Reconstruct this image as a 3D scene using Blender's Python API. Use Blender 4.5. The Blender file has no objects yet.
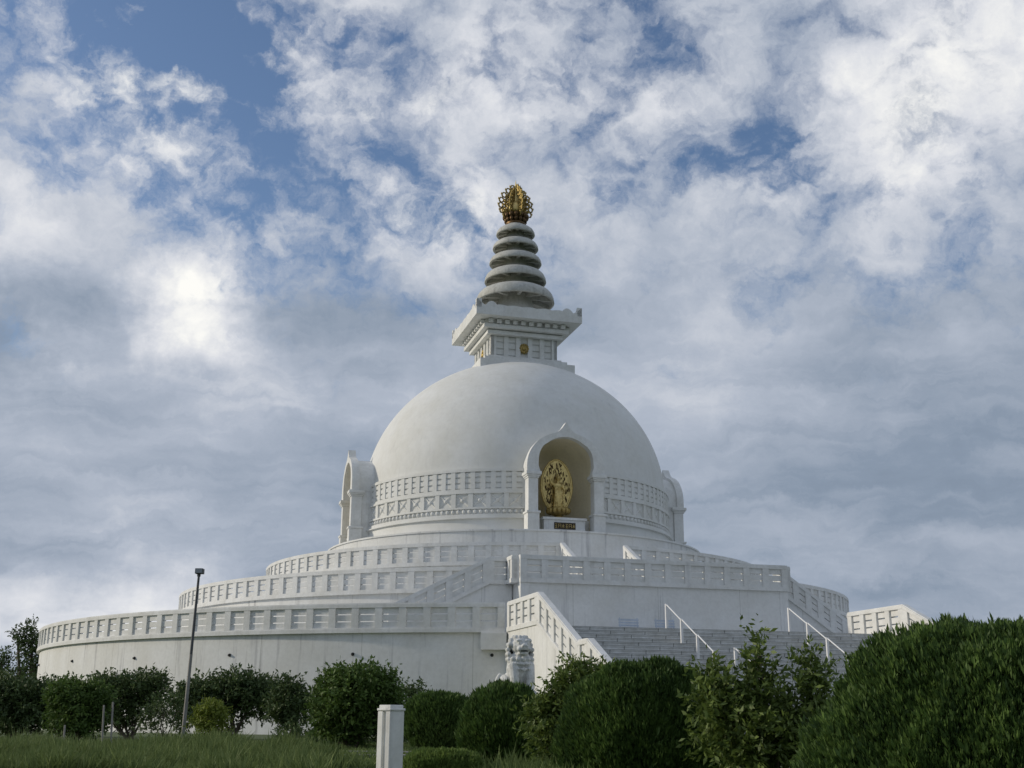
import bpy, bmesh, math, random
import numpy as np
from math import sin, cos, pi, radians as rad, sqrt, atan2
from mathutils import Vector, Matrix

random.seed(7); RNG = np.random.default_rng(7)
S = bpy.context.scene; COL = S.collection

# ------------------------------------------------------------------ camera
F, PITCH, ROLL, EYE = 1180.0, rad(15.77), rad(0.336), 1.6
cd = bpy.data.cameras.new('camera'); cam = bpy.data.objects.new('camera', cd); COL.objects.link(cam)
cd.sensor_width = 36; cd.lens = F * 36 / 1024; cd.clip_end = 6000; cd.clip_start = .1
cam.matrix_world = Matrix.Translation((0, 0, EYE)) @ Matrix.Rotation(pi / 2 + PITCH, 4, 'X') @ Matrix.Rotation(ROLL, 4, 'Z')
S.camera = cam

def view_dir(px, py):
    a, b = px - 512, py - 384
    u = a * cos(ROLL) + b * sin(ROLL); v = -a * sin(ROLL) + b * cos(ROLL)
    x, up = u / F, -v / F
    return Vector((x, cos(PITCH) - up * sin(PITCH), sin(PITCH) + up * cos(PITCH)))
def at(px, py, d):
    r = view_dir(px, py); t = d / r.y
    return Vector((r.x * t, d, EYE + r.z * t))

# building frame: local x = right along the front, local -y = outwards at the front
AX, AY, PHI = 0.2023, 82.5, rad(15.5)

# ------------------------------------------------------------------ materials
def nodes(name):
    m = bpy.data.materials.new(name); m.use_nodes = True
    nt = m.node_tree; return m, nt, nt.nodes['Principled BSDF']
def N(nt, t, **k):
    n = nt.nodes.new(t)
    for a, v in k.items():
        if a == 'ins':
            for i, x in v.items(): n.inputs[i].default_value = x
        else: setattr(n, a, v)
    return n
def ramp(nt, src, stops):
    r = nt.nodes.new('ShaderNodeValToRGB'); nt.links.new(src, r.inputs[0])
    e = r.color_ramp.elements
    e[0].position, e[0].color = stops[0][0], (*stops[0][1], 1)
    e[1].position, e[1].color = stops[-1][0], (*stops[-1][1], 1)
    for p, c in stops[1:-1]:
        q = e.new(p); q.color = (*c, 1)
    return r
def mixc(nt, fac, a, b, mode='MIX'):
    m = nt.nodes.new('ShaderNodeMix'); m.data_type = 'RGBA'; m.blend_type = mode
    for s, x in ((m.inputs[0], fac), (m.inputs[6], a), (m.inputs[7], b)):
        if hasattr(x, 'is_output'): nt.links.new(x, s)
        elif isinstance(x, (int, float)): s.default_value = x
        else: s.default_value = (*x, 1)
    return m.outputs[2]
def noise(nt, vec, scale, detail=4, rough=.55, dist=0):
    n = N(nt, 'ShaderNodeTexNoise', ins={'Scale': scale, 'Detail': detail, 'Roughness': rough, 'Distortion': dist})
    if vec is not None: nt.links.new(vec, n.inputs['Vector'])
    return n.outputs['Fac']
def mapping(nt, vec, scale=(1, 1, 1), loc=(0, 0, 0)):
    m = N(nt, 'ShaderNodeMapping'); m.inputs['Scale'].default_value = scale; m.inputs['Location'].default_value = loc
    nt.links.new(vec, m.inputs[0]); return m.outputs[0]

def paint(name, base, dirt=.16, streak=.14, blot=.5, grain=1.0, joints=0, bump=.15):
    """weathered whitewash: blotches, rain streaks, hairline joints"""
    m, nt, b = nodes(name)
    co = nt.nodes.new('ShaderNodeTexCoord').outputs['Object']
    dark = tuple(c * (1 - dirt) * f for c, f in zip(base, (1, .99, .96)))
    bl = ramp(nt, noise(nt, co, blot, 5, .6), [(.36, (0, 0, 0)), (.68, (1, 1, 1))]).outputs[0]
    c = mixc(nt, bl, dark, base)
    st = ramp(nt, noise(nt, mapping(nt, co, (2.2, 2.2, .12)), 1.0, 5, .65), [(.56, (1, 1, 1)), (.78, (1 - streak * 2, 1 - streak * 2, 1 - streak * 1.9))]).outputs[0]
    c = mixc(nt, 1.0, c, st, 'MULTIPLY')
    sp = ramp(nt, noise(nt, co, 6 * grain, 3, .6), [(.3, (1 - dirt * .7,) * 3), (.62, (1, 1, 1))]).outputs[0]
    c = mixc(nt, 1.0, c, sp, 'MULTIPLY')
    if joints:
        sx = N(nt, 'ShaderNodeSeparateXYZ'); nt.links.new(co, sx.inputs[0])
        at2 = N(nt, 'ShaderNodeMath', operation='ARCTAN2'); nt.links.new(sx.outputs[0], at2.inputs[0]); nt.links.new(sx.outputs[1], at2.inputs[1])
        mu = N(nt, 'ShaderNodeMath', operation='MULTIPLY', ins={1: joints / (2 * pi)}); nt.links.new(at2.outputs[0], mu.inputs[0])
        fr = N(nt, 'ShaderNodeMath', operation='FRACT'); nt.links.new(mu.outputs[0], fr.inputs[0])
        lt = ramp(nt, fr.outputs[0], [(0, (.74, .74, .72)), (.005, (.74, .74, .72)), (.008, (1, 1, 1))]).outputs[0]
        c = mixc(nt, 1.0, c, lt, 'MULTIPLY')
    nt.links.new(c, b.inputs['Base Color']); b.inputs['Roughness'].default_value = .72
    b.inputs['Specular IOR Level'].default_value = .3
    bp = N(nt, 'ShaderNodeBump', ins={'Strength': bump, 'Distance': .02})
    nt.links.new(noise(nt, co, 9, 5, .6), bp.inputs['Height']); nt.links.new(bp.outputs[0], b.inputs['Normal'])
    return m

def foliage(name, dark, light, trans=.25, rough=.55, spec=.3):
    m, nt, b = nodes(name)
    at_ = N(nt, 'ShaderNodeAttribute', attribute_name='tint')
    co = nt.nodes.new('ShaderNodeTexCoord').outputs['Object']
    n = noise(nt, co, 2.2, 4, .6)
    mx = N(nt, 'ShaderNodeMath', operation='ADD'); nt.links.new(at_.outputs['Fac'], mx.inputs[0]); nt.links.new(n, mx.inputs[1])
    c = ramp(nt, mx.outputs[0], [(.5, dark), (1.0, tuple((a + l) / 2 for a, l in zip(dark, light))), (1.45, light)])
    c.color_ramp.elements[-1].position = 1.0; c.color_ramp.elements[0].position = .3
    hv = N(nt, 'ShaderNodeMath', operation='MULTIPLY', ins={1: .6}); nt.links.new(mx.outputs[0], hv.inputs[0]); nt.links.new(hv.outputs[0], c.inputs[0])
    nt.links.new(c.outputs[0], b.inputs['Base Color']); b.inputs['Roughness'].default_value = rough
    b.inputs['Specular IOR Level'].default_value = spec
    tr = N(nt, 'ShaderNodeBsdfTranslucent'); nt.links.new(c.outputs[0], tr.inputs[0])
    ms = N(nt, 'ShaderNodeMixShader', ins={0: trans}); nt.links.new(b.outputs[0], ms.inputs[1]); nt.links.new(tr.outputs[0], ms.inputs[2])
    nt.links.new(ms.outputs[0], nt.nodes['Material Output'].inputs[0])
    return m
def plain(name, col, rough=.6, metal=0, var=.25, scale=3, bump=0, stretch=(1, 1, 1)):
    m, nt, b = nodes(name)
    co = nt.nodes.new('ShaderNodeTexCoord').outputs['Object']
    n = noise(nt, mapping(nt, co, stretch), scale, 5, .6)
    c = ramp(nt, n, [(.3, tuple(x * (1 - var) for x in col)), (.7, col)])
    nt.links.new(c.outputs[0], b.inputs['Base Color']); b.inputs['Roughness'].default_value = rough; b.inputs['Metallic'].default_value = metal
    if bump:
        bp = N(nt, 'ShaderNodeBump', ins={'Strength': bump, 'Distance': .05}); nt.links.new(n, bp.inputs['Height']); nt.links.new(bp.outputs[0], b.inputs['Normal'])
    return m

W = (.78, .785, .775)
M_WALL = paint('white_wall', W, dirt=.11, streak=.26, joints=38)
M_WHITE = paint('white_paint', W, dirt=.13, streak=.10, blot=1.2)
M_DOME = paint('dome_paint', (.74, .745, .73), dirt=.08, streak=.05, blot=.5, grain=.5)
M_SPIRE = paint('spire_paint', (.58, .58, .55), dirt=.2, streak=.2, blot=1.5)
M_CREAM = paint('niche_paint', (.82, .75, .56), dirt=.10, streak=.05)
M_STEP = paint('step_stone', (.80, .81, .80), dirt=.22, streak=.1, blot=2.5)
nt = M_STEP.node_tree; b = nt.nodes['Principled BSDF']
co = nt.nodes.new('ShaderNodeTexCoord').outputs['Object']
sp_ = N(nt, 'ShaderNodeSeparateXYZ'); nt.links.new(co, sp_.inputs[0]); cb = N(nt, 'ShaderNodeCombineXYZ'); nt.links.new(sp_.outputs[0], cb.inputs[0]); nt.links.new(sp_.outputs[2], cb.inputs[1])
br_ = N(nt, 'ShaderNodeTexBrick', ins={'Scale': 1.0, 'Mortar Size': .02, 'Brick Width': 1.5, 'Row Height': .172, 'Bias': .0})
br_.inputs['Color1'].default_value = (1, 1, 1, 1); br_.inputs['Color2'].default_value = (.92, .92, .91, 1); br_.inputs['Mortar'].default_value = (.42, .42, .41, 1)
mp_ = N(nt, 'ShaderNodeMapping'); mp_.inputs['Location'].default_value = (0, -5.19 + .172 * 40, 0); nt.links.new(cb.outputs[0], mp_.inputs[0]); nt.links.new(mp_.outputs[0], br_.inputs['Vector'])
old = b.inputs['Base Color'].links[0].from_socket
nt.links.new(mixc(nt, 1., old, br_.outputs['Color'], 'MULTIPLY'), b.inputs['Base Color'])
M_LION = paint('carved_stone', (.72, .73, .72), dirt=.25, streak=.15, blot=3, grain=2, bump=.5)
M_GOLD = plain('gilding', (.80, .62, .26), .45, 1.0, .4, 5)
M_GOLDD = plain('tarnished_gilding', (.52, .39, .15), .5, 1.0, .5, 6)
M_LOTUS = plain('brown_lotus', (.16, .10, .05), .5, .9, .5, 6)
M_BRONZE = plain('plaque_bronze', (.05, .035, .02), .5, .3)
M_HOLE = plain('drain_dark', (.03, .03, .03), .9)
M_RAIL = plain('white_enamel', (.8, .8, .8), .4, 0, .1)
M_BENCH = plain('pale_blue_paint', (.52, .58, .66), .5, 0, .2)
M_POLE = plain('galvanised_pole', (.30, .29, .27), .6, .3, .35, 2, 0, (1, 1, .6))
M_POLED = plain('dark_metal', (.09, .095, .10), .5, .4)
M_GLASS = plain('lamp_glass', (.25, .28, .3), .15, 0, .1)
M_BARK = plain('bark', (.16, .13, .10), .9, 0, .5, 12, .6, (1, 1, .3))
M_CONC = plain('old_concrete', (.30, .29, .26), .9, 0, .4, 8)
M_MARK = paint('marker_whitewash', (.82, .82, .80), dirt=.12, streak=.3, blot=4, grain=3)
M_THUJA = foliage('cypress_green', (.030, .062, .014), (.125, .205, .045), .2, .6)
M_LEAF = foliage('shrub_green', (.055, .088, .018), (.20, .27, .062), .3, .5)
M_LEAFD = foliage('deep_green', (.036, .062, .020), (.115, .165, .055), .2, .6)
M_LEAFM = foliage('mid_green', (.045, .085, .016), (.135, .21, .046), .25, .6)
M_YEL = foliage('yellow_green', (.10, .14, .02), (.26, .31, .05), .3, .6)
M_GRASS = foliage('tall_grass', (.08, .12, .032), (.23, .29, .10), .3, .7)
M_HEDGE = foliage('low_hedge', (.08, .13, .03), (.21, .29, .07), .3, .6)
m, nt, b = nodes('lawn')
co = nt.nodes.new('ShaderNodeTexCoord').outputs['Object']
c = ramp(nt, noise(nt, co, .25, 8, .7), [(.3, (.045, .07, .02)), (.52, (.075, .11, .03)), (.72, (.12, .125, .05))])
c2 = ramp(nt, noise(nt, co, 14, 4, .7), [(.3, (.6, .6, .6)), (.7, (1.2, 1.2, 1.2))])
nt.links.new(mixc(nt, 1., c.outputs[0], c2.outputs[0], 'MULTIPLY'), b.inputs['Base Color']); b.inputs['Roughness'].default_value = .95
M_LAWN = m

# ------------------------------------------------------------------ mesh helpers
class MB:
    def __init__(s): s.v = []; s.f = []; s.sm = []
    def add(s, vs, fs, smooth=False):
        o = len(s.v); s.v += [tuple(x) for x in vs]
        for f in fs: s.f.append([i + o for i in f]); s.sm.append(smooth)
        return s
    def box(s, x0, x1, y0, y1, z0, z1):
        vs = [(x, y, z) for z in (z0, z1) for y in (y0, y1) for x in (x0, x1)]
        return s.add(vs, [(0, 2, 3, 1), (4, 5, 7, 6), (0, 1, 5, 4), (2, 6, 7, 3), (0, 4, 6, 2), (1, 3, 7, 5)])
    def hexa(s, vs): return s.add(vs, [(0, 2, 3, 1), (4, 5, 7, 6), (0, 1, 5, 4), (2, 6, 7, 3), (0, 4, 6, 2), (1, 3, 7, 5)])
    def arc(s, R0, R1, z0, z1, t0, t1, step=2.0, z2=None):
        """curved block; theta (deg) from the front"""
        n = max(1, int(abs(t1 - t0) / step + .5)); vs = []; full = abs(t1 - t0) > 359.9
        for i in range(n + (0 if full else 1)):
            t = rad(t0 + (t1 - t0) * i / n)
            for R, z in ((R0, z0), (R1, z0), (R1, z1), (R0, z1)): vs.append((R * sin(t), -R * cos(t), z))
        fs = []; L = len(vs)
        for i in range(n):
            o = 4 * i; q = (o + 4) % L
            for k in range(4): fs.append((o + k, o + (k + 1) % 4, q + (k + 1) % 4, q + k))
        if not full: fs += [(3, 2, 1, 0), (L - 4, L - 3, L - 2, L - 1)]
        return s.add(vs, fs)
    def lathe(s, prof, n=96, smooth=True, c=(0, 0), t0=0, t1=360, sx=1, sy=1):
        vs = []; full = t1 - t0 > 359.9; m_ = n if full else n + 1
        for i in range(m_):
            t = rad(t0 + (t1 - t0) * i / n)
            for R, z in prof: vs.append((c[0] + sx * R * sin(t), c[1] - sy * R * cos(t), z))
        k = len(prof); fs = []
        for i in range(n):
            for j in range(k - 1):
                a, b_ = i * k + j, ((i + 1) % m_) * k + j
                fs.append((a, b_, b_ + 1, a + 1))
        return s.add(vs, fs, smooth)
    def prism(s, poly, y0, y1):
        """poly in (x,z), extruded along y"""
        n = len(poly)
        vs = [(x, y0, z) for x, z in poly] + [(x, y1, z) for x, z in poly]
        return s.add(vs, [tuple(range(n)), tuple(range(2 * n - 1, n - 1, -1))] + [(i, i + n, (i + 1) % n + n, (i + 1) % n) for i in range(n)])
    def prism_x(s, poly, x0, x1):
        n = len(poly)
        vs = [(x0, y, z) for y, z in poly] + [(x1, y, z) for y, z in poly]
        return s.add(vs, [tuple(range(n)), tuple(range(2 * n - 1, n - 1, -1))] + [(i, i + n, (i + 1) % n + n, (i + 1) % n) for i in range(n)])
    def tube(s, pts, rs, n=8, caps=True, smooth=True):
        pts = [Vector(p) for p in pts]; vs = []; rs = rs if hasattr(rs, '__len__') else [rs] * len(pts)
        up = Vector((.13, .21, 1)).normalized()
        for i, p in enumerate(pts):
            d = (pts[min(i + 1, len(pts) - 1)] - pts[max(i - 1, 0)]).normalized()
            if abs(d.dot(up)) > .95: up = Vector((1, .1, 0)).normalized()
            a = d.cross(up).normalized(); b_ = d.cross(a)
            for k in range(n):
                t = 2 * pi * k / n; vs.append(p + (a * cos(t) + b_ * sin(t)) * rs[i])
        fs = [(i * n + k, i * n + (k + 1) % n, (i + 1) * n + (k + 1) % n, (i + 1) * n + k) for i in range(len(pts) - 1) for k in range(n)]
        s.add(vs, fs, smooth)
        if caps: s.add([vs[k] for k in range(n)], [tuple(range(n))]); s.add([vs[-n + k] for k in range(n)], [tuple(range(n))])
        return s
    def ball(s, c, r, n=12, m_=8, rot=None):
        r = r if hasattr(r, '__len__') else (r, r, r); vs = []; c = Vector(c)
        for j in range(m_ + 1):
            ph = pi * j / m_
            for i in range(n):
                t = 2 * pi * i / n
                p = Vector((r[0] * sin(ph) * cos(t), r[1] * sin(ph) * sin(t), r[2] * cos(ph)))
                if rot is not None: p = rot @ p
                vs.append(c + p)
        return s.add(vs, [(j * n + i, (j + 1) * n + i, (j + 1) * n + (i + 1) % n, j * n + (i + 1) % n) for j in range(m_) for i in range(n)], True)
    def mesh(s, name, mat):
        me = bpy.data.meshes.new(name); me.from_pydata(s.v, [], s.f)
        me.polygons.foreach_set('use_smooth', s.sm); me.materials.append(mat)
        bm = bmesh.new(); bm.from_mesh(me); bmesh.ops.recalc_face_normals(bm, faces=bm.faces); bm.to_mesh(me); bm.free()
        me.update(); return me
    def build(s, name, mat, parent=None, loc=(0, 0, 0), rz=0):
        o = bpy.data.objects.new(name, s.mesh(name, mat)); COL.objects.link(o)
        o.location = loc; o.rotation_euler.z = rz
        if parent: o.parent = parent
        return o
def bevel(o, w=.02, seg=2, ang=35):
    m_ = o.modifiers.new('b', 'BEVEL'); m_.width = w; m_.segments = seg; m_.limit_method = 'ANGLE'; m_.angle_limit = rad(ang); return o
def tag(o, label=None, cat=None, group=None, kind=None):
    for k, v in (('label', label), ('category', cat), ('group', group), ('kind', kind)):
        if v: o[k] = v
    return o
def empty(name, loc, rz=0, parent=None):
    o = bpy.data.objects.new(name, None); COL.objects.link(o); o.location = loc; o.rotation_euler.z = rz
    o.empty_display_size = .3
    if parent: o.parent = parent
    return o
def bake(o):
    """apply an object's modifiers"""
    dg = bpy.context.evaluated_depsgraph_get(); dg.update()
    me = bpy.data.meshes.new_from_object(o.evaluated_get(dg)); o.modifiers.clear(); o.data = me; return o

# ------------------------------------------------------------------ ground
GZ = .8
def gz(x, y):
    d = sqrt(x * x + y * y); t = min(1, max(0, (d - 2.5) / 9)); t = t * t * (3 - 2 * t)
    return GZ * t + (.05 * sin(x * .7 + 1) * sin(y * .5) * t if d < 45 else 0)
xs = sorted(set([-3500, -1500, -700, -300, -150, -90] + list(np.arange(-60, 60.1, 1.5)) + [90, 150, 300, 700, 1500, 3500]))
ys = sorted(set([-3500, -1000, -300, -100, -40, -20] + list(np.arange(-10, 60.1, 1.5)) + [80, 120, 180, 300, 700, 1500, 4500]))
mb = MB(); nx = len(xs)
mb.add([(x, y, gz(x, y)) for y in ys for x in xs], [(j * nx + i, j * nx + i + 1, (j + 1) * nx + i + 1, (j + 1) * nx + i) for j in range(len(ys) - 1) for i in range(nx - 1)], True)
tag(mb.build('ground', M_LAWN), kind='structure')
mb = MB(); mb.box(-34, 2.5, 23.0, 23.22, .5, .92); mb.box(-34, 2.5, 25.2, 25.42, .5, .92); mb.box(-34, 2.5, 23.22, 25.2, .5, .86)
tag(bevel(mb.build('path', M_CONC), .02), kind='structure')

# ------------------------------------------------------------------ the stupa
ST = empty('stupa', (AX, AY, GZ), PHI)
tag(ST, 'huge white domed Buddhist stupa on three round terraces with stepped spire and gold finial', 'stupa')
class Z0:  # parts hang under the Empty at ground height, meshes are in absolute heights
    pass
def part(mb_, name, mat, parent=ST, bv=0):
    o = mb_.build(name, mat, parent, (0, 0, -GZ) if parent is ST else (0, 0, 0))
    if bv: bevel(o, bv)
    return o

ZA, ZB, ZC, ZP = 5.18, 7.74, 9.78, 12.35
# terraces
def drum(Rw, z0, z1, Rlip, floor):
    mb = MB(); mb.lathe([(Rw, z0), (Rw, z1 - .02)], 180); mb.lathe([(Rw, z1 - .02), (Rlip - .3, z1 - .02), (0.01, floor)], 180, False)
    return mb
tA = part(drum(30.12, .3, ZA, 30.3, ZA), 'terrace_wall', M_WALL)
tB = part(drum(22.12, ZA, ZB, 22.3, ZB), 'terrace_wall', M_WALL)
tC = part(drum(16.72, ZB, ZC, 16.9, ZC), 'terrace_wall', M_WALL)
mb = MB(); mb.lathe([(12.8, ZC), (12.8, ZP - .1), (12.88, ZP - .1), (12.88, ZP), (9, ZP)], 160, False)
part(mb, 'dome_plinth', M_WALL)

POSTS = []   # (distance, parent, mesh builder)
def ring_balustrade(R, z0, z1, open_deg, pitch, vis):
    rails, slats = MB(), MB()
    t0, t1 = open_deg, 360 - open_deg
    rails.arc(R - .42, R, z0, z0 + .17, t0, t1, 1.5)
    rails.arc(R - .36, R - .03, z0 + .17, z0 + .22, t0, t1, 1.5)
    rails.arc(R - .36, R - .02, z1 - .2, z1 - .05, t0, t1, 1.5)
    rails.arc(R - .34, R - .05, z1 - .05, z1, t0, t1, 1.5)
    h0, h1 = z0 + .22, z1 - .2; g = .055; sh = (h1 - h0 - 2 * g) / 3
    for k in range(3): rails.arc(R - .22, R - .115, h0 + k * (sh + g), h0 + k * (sh + g) + sh, t0, t1, 1.5)
    o = part(rails, 'balustrade', M_WHITE)
    n = int((t1 - t0) * pi / 180 * R / pitch); hw = math.degrees(.165 / R)
    for i in range(n + 1):
        t = t0 + hw + (t1 - t0 - 2 * hw) * i / n
        mb = MB(); mb.arc(R - .32, R - .035, h0 + .002, h1 - .002, t - hw, t + hw, 3)
        tt = (t + 180) % 360 - 180
        seen = vis[0] < tt < vis[1]
        th = rad(tt) ; a, b_ = R * sin(th), R * cos(th)
        x = AX + a * cos(PHI) + b_ * sin(PHI); y = AY + a * sin(PHI) - b_ * cos(PHI)
        POSTS.append(((0 if seen else 1000) + sqrt(x * x + y * y), o, mb))
    return o
balA = ring_balustrade(30.3, 5.14, 6.43, 16.35, 1.09, (-86, -16))
balB = ring_balustrade(22.3, 7.68, 8.97, 18.6, 1.0, (-86, 60))
balC = ring_balustrade(16.9, 9.72, 11.01, 6.6, .98, (-88, 62))

# straight / sloping balustrade between two local points; z = underside of its bottom band
def run_balustrade(mb, P0, P1, n, H=1.29, out=1, posts=None, parent=None, thick=.36, pw=.165, dist=60, seen=True):
    (x0, y0, z0), (x1, y1, z1) = P0, P1
    L = sqrt((x1 - x0) ** 2 + (y1 - y0) ** 2); ux, uy = (x1 - x0) / L, (y1 - y0) / L; nx_, ny_ = uy * out, -ux * out
    def sb(m_, s0, s1, h0, h1, o0, o1):
        vs = []
        for h in (h0, h1):
            for o_ in (o0, o1):
                for s_ in (s0, s1):
                    vs.append((x0 + ux * s_ + nx_ * o_, y0 + uy * s_ + ny_ * o_, z0 + (z1 - z0) * s_ / L + h))
        m_.hexa(vs)
    sb(mb, 0, L, 0, .2, -thick, 0); sb(mb, 0, L, H - .2, H - .05, -thick + .02, -.02); sb(mb, 0, L, H - .05, H, -thick + .05, -.05)
    g = .055; sh = (H - .4 - 2 * g) / 3
    for k in range(3): sb(mb, 0, L, .2 + k * (sh + g), .2 + k * (sh + g) + sh, -thick + .12, -.10)
    for i in range(n + 1):
        s_ = pw + (L - 2 * pw) * i / n; pm = MB(); sb(pm, s_ - pw, s_ + pw, .202, H - .202, -thick + .03, -.03)
        if parent is None: mb.add(pm.v, pm.f)
        else: POSTS.append((dist if seen else 1000 + dist, parent, pm))
# gallery (double-stair landing) in front of terrace B
GB, GW = 26.0, 6.95
mb = MB(); mb.box(-GW + .03, GW - .03, -GB + .12, -20, ZA, ZB - .01)
for sx in (-1, 1):   # corner pilasters
    mb.box(sx * (GW - .02) - (.0 if sx > 0 else -.0) - (.45 if sx > 0 else 0), sx * (GW - .02) + (.45 if sx < 0 else 0), -GB + .08, -GB + .6, ZA, ZB - .015)
# solid stringer walls beneath the side stairs
SB = 24.7
SIDE = {-1: (8.1, 12.9, .51), 1: (7.25, 10.95, .67)}
def zs(sx, x): return ZB - .02 if x < SIDE[sx][0] else ZB - .02 - (x - SIDE[sx][0]) * SIDE[sx][2]
for sx in (-1, 1):
    XS0, XS1, SS = SIDE[sx]; mb.prism([(sx * GW, ZA), (sx * XS1, ZA), (sx * XS1, zs(sx, XS1)), (sx * XS0, zs(sx, XS0)), (sx * GW, zs(sx, GW))], -SB + .12, -SB + .4)
part(mb, 'gallery_wall', M_WALL, bv=.02)
mb = MB(); gal = part(MB().box(-GW, GW, -GB + .1, -20, ZB - .012, ZB - .002), 'gallery_floor', M_STEP)
mb = MB()
bal = empty('tmp', (0, 0, 0)); bpy.data.objects.remove(bal)
holder = MB()
gb_ = MB(); pp = []
def balustrade_obj(runs, name='balustrade'):
    m_ = MB(); o = bpy.data.objects.new(name, None)
    COL_posts = []
    tmp = len(POSTS)
    for r in runs: run_balustrade(m_, parent='x', **r)
    bpy.data.objects.remove(o)
    ob = part(m_, name, M_WHITE)
    for i in range(tmp, len(POSTS)): POSTS[i] = (POSTS[i][0], ob, POSTS[i][2])
    return ob
zb = ZB - .04
balustrade_obj([dict(P0=(-GW, -GB, zb), P1=(GW, -GB, zb), n=13, dist=50),
                dict(P0=(-GW, -SB + .36, zb), P1=(-GW, -GB + .37, zb), n=2, out=-1, dist=51, pw=.13),
                dict(P0=(GW, -SB, zb), P1=(GW, -GB + .37, zb), n=1, out=1, dist=1051)])
for sx in (-1, 1):
    XS0, XS1, SS = SIDE[sx]; x0, x1 = sorted((sx * (GW + .01), sx * XS0))
    a = dict(P0=(sx * XS0, -SB, zb), P1=(sx * XS1, -SB, zb - (XS1 - XS0) * SS), n=5, out=1 if sx > 0 else -1, dist=56)
    b_ = dict(P0=(x0, -SB, zb), P1=(x1, -SB, zb), n=1, out=1, dist=56, pw=.12)
    balustrade_obj([a, b_])
# side stair steps
for sx in (-1, 1):
    XS0, XS1, SS = SIDE[sx]; mb = MB(); n = 14; poly = [(sx * GW, ZA)]
    st = (XS1 - XS0) / n; z = ZB - .03
    pts = [(sx * GW, z), (sx * XS0, z)]
    for i in range(n):
        z2 = z - (ZB - ZA) / n; pts += [(sx * (XS0 + i * st), z2), (sx * (XS0 + (i + 1) * st), z2)]; z = z2
    mb.prism([(sx * GW, ZA)] + pts[:], -SB + .4, -21.0); part(mb, 'side_staircase', M_STEP)
# upper flight from gallery to terrace C with its flanks
mb = MB(); n = 12; yy = -20.6; z = ZB; poly = [(-16.4, ZB)]
poly = [(-16.4, ZB), (yy, ZB)]
run = (20.6 - 17.0) / n
for i in range(n):
    z += (ZC - ZB) / n; poly += [(yy, z), (yy + run, z)]; yy += run
poly.append((-16.4, ZC))
mb.prism_x(poly, -1.7, 1.7); part(mb, 'upper_staircase', M_STEP)
for sx in (-1, 1):
    mb = MB(); run_balustrade(mb, (sx * 2.05, -16.75, ZC - .05), (sx * 2.05, -20.7, ZB - .02), 4, out=-sx)
    part(mb, 'upper_stair_parapet', M_WHITE, bv=.015)

# main staircase: broad grey flight between two white wings
WX = 8.5; B0, B1, BK, BK2 = 29.0, 33.0, 38.3, 39.4
mb = MB(); RISE, RUN = .172, .385
poly = [(-28.6, .3), (-28.6, ZA + .01), (-B1, ZA + .01)]; yy, z = -B1, ZA + .01; step_prof = [(33.0, z)]
lips = []
while z - RISE > GZ + .02:
    z -= RISE; poly.append((yy, z)); lips.append((yy, z))
    w = RUN if not (-38.6 < yy < -38.2) else RUN + .9
    yy -= w; poly.append((yy, z)); step_prof.append((-yy, z))
poly.append((yy, .3))
mb.prism_x(poly, -WX + .3, WX - .3)
for (y_, z_) in lips:  # nosing slabs
    mb.box(-WX + .31, WX - .31, y_ - .026, y_ + .3, z_ + RISE - .045, z_ + RISE + .004)
stair = part(mb, 'main_staircase', M_STEP)
BEND = -yy
mb_steps_end = yy
# wings
SL = .447
def wing(sx):
    zt = ZA - .03; zk = zt - (38.7 - 33.7) * SL; ze = zk - (43.0 - 39.7) * SL
    m_ = MB(); x = sx * WX; o_ = 1 if sx > 0 else -1
    # flat, slope, kink, slope (outer face at |x| = WX)
    segs = [((x, -29.2, zt), (x, -33.7, zt), 4), ((x, -33.7, zt), (x, -38.7, zk), 5), ((x, -38.7, zk), (x, -39.7, zk), 1), ((x, -39.7, zk), (x, -43.0, ze), 3)]
    for i, (p, q, n) in enumerate(segs):
        run_balustrade(m_, p, q, n, H=1.3 if i < 2 else 1.36, out=-o_, thick=.36, parent='x', dist=42 + i, seen=sx < 0, pw=.12 if i == 2 else .17)
    return m_, (zt, zk, ze)
for sx in (-1, 1):
    t_ = len(POSTS); m_, (zt, zk, ze) = wing(sx)
    m_.box(min(sx * WX, sx * (WX - .5)), max(sx * WX, sx * (WX - .5)), -43.55, -43.02, .3, ze + 1.25)
    m_.box(min(sx * (WX + .06), sx * (WX - .56)), max(sx * (WX + .06), sx * (WX - .56)), -43.6, -42.97, ze + 1.25, ze + 1.4)
    ob = part(m_, 'balustrade', M_WHITE, bv=.015)
    for i in range(t_, len(POSTS)): POSTS[i] = (POSTS[i][0], ob, POSTS[i][2])
    w = MB(); x0, x1 = sorted((sx * (WX - .06), sx * (WX - .32)))
    w.prism_x([(-28.8, .3), (-28.8, zt - .004), (-33.7, zt - .004), (-38.7, zk - .004), (-39.7, zk - .004), (-43.0, ze - .004), (-43.0, .3)], x0, x1)
    part(w, 'stair_side_wall', M_WALL, bv=0)
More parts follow.
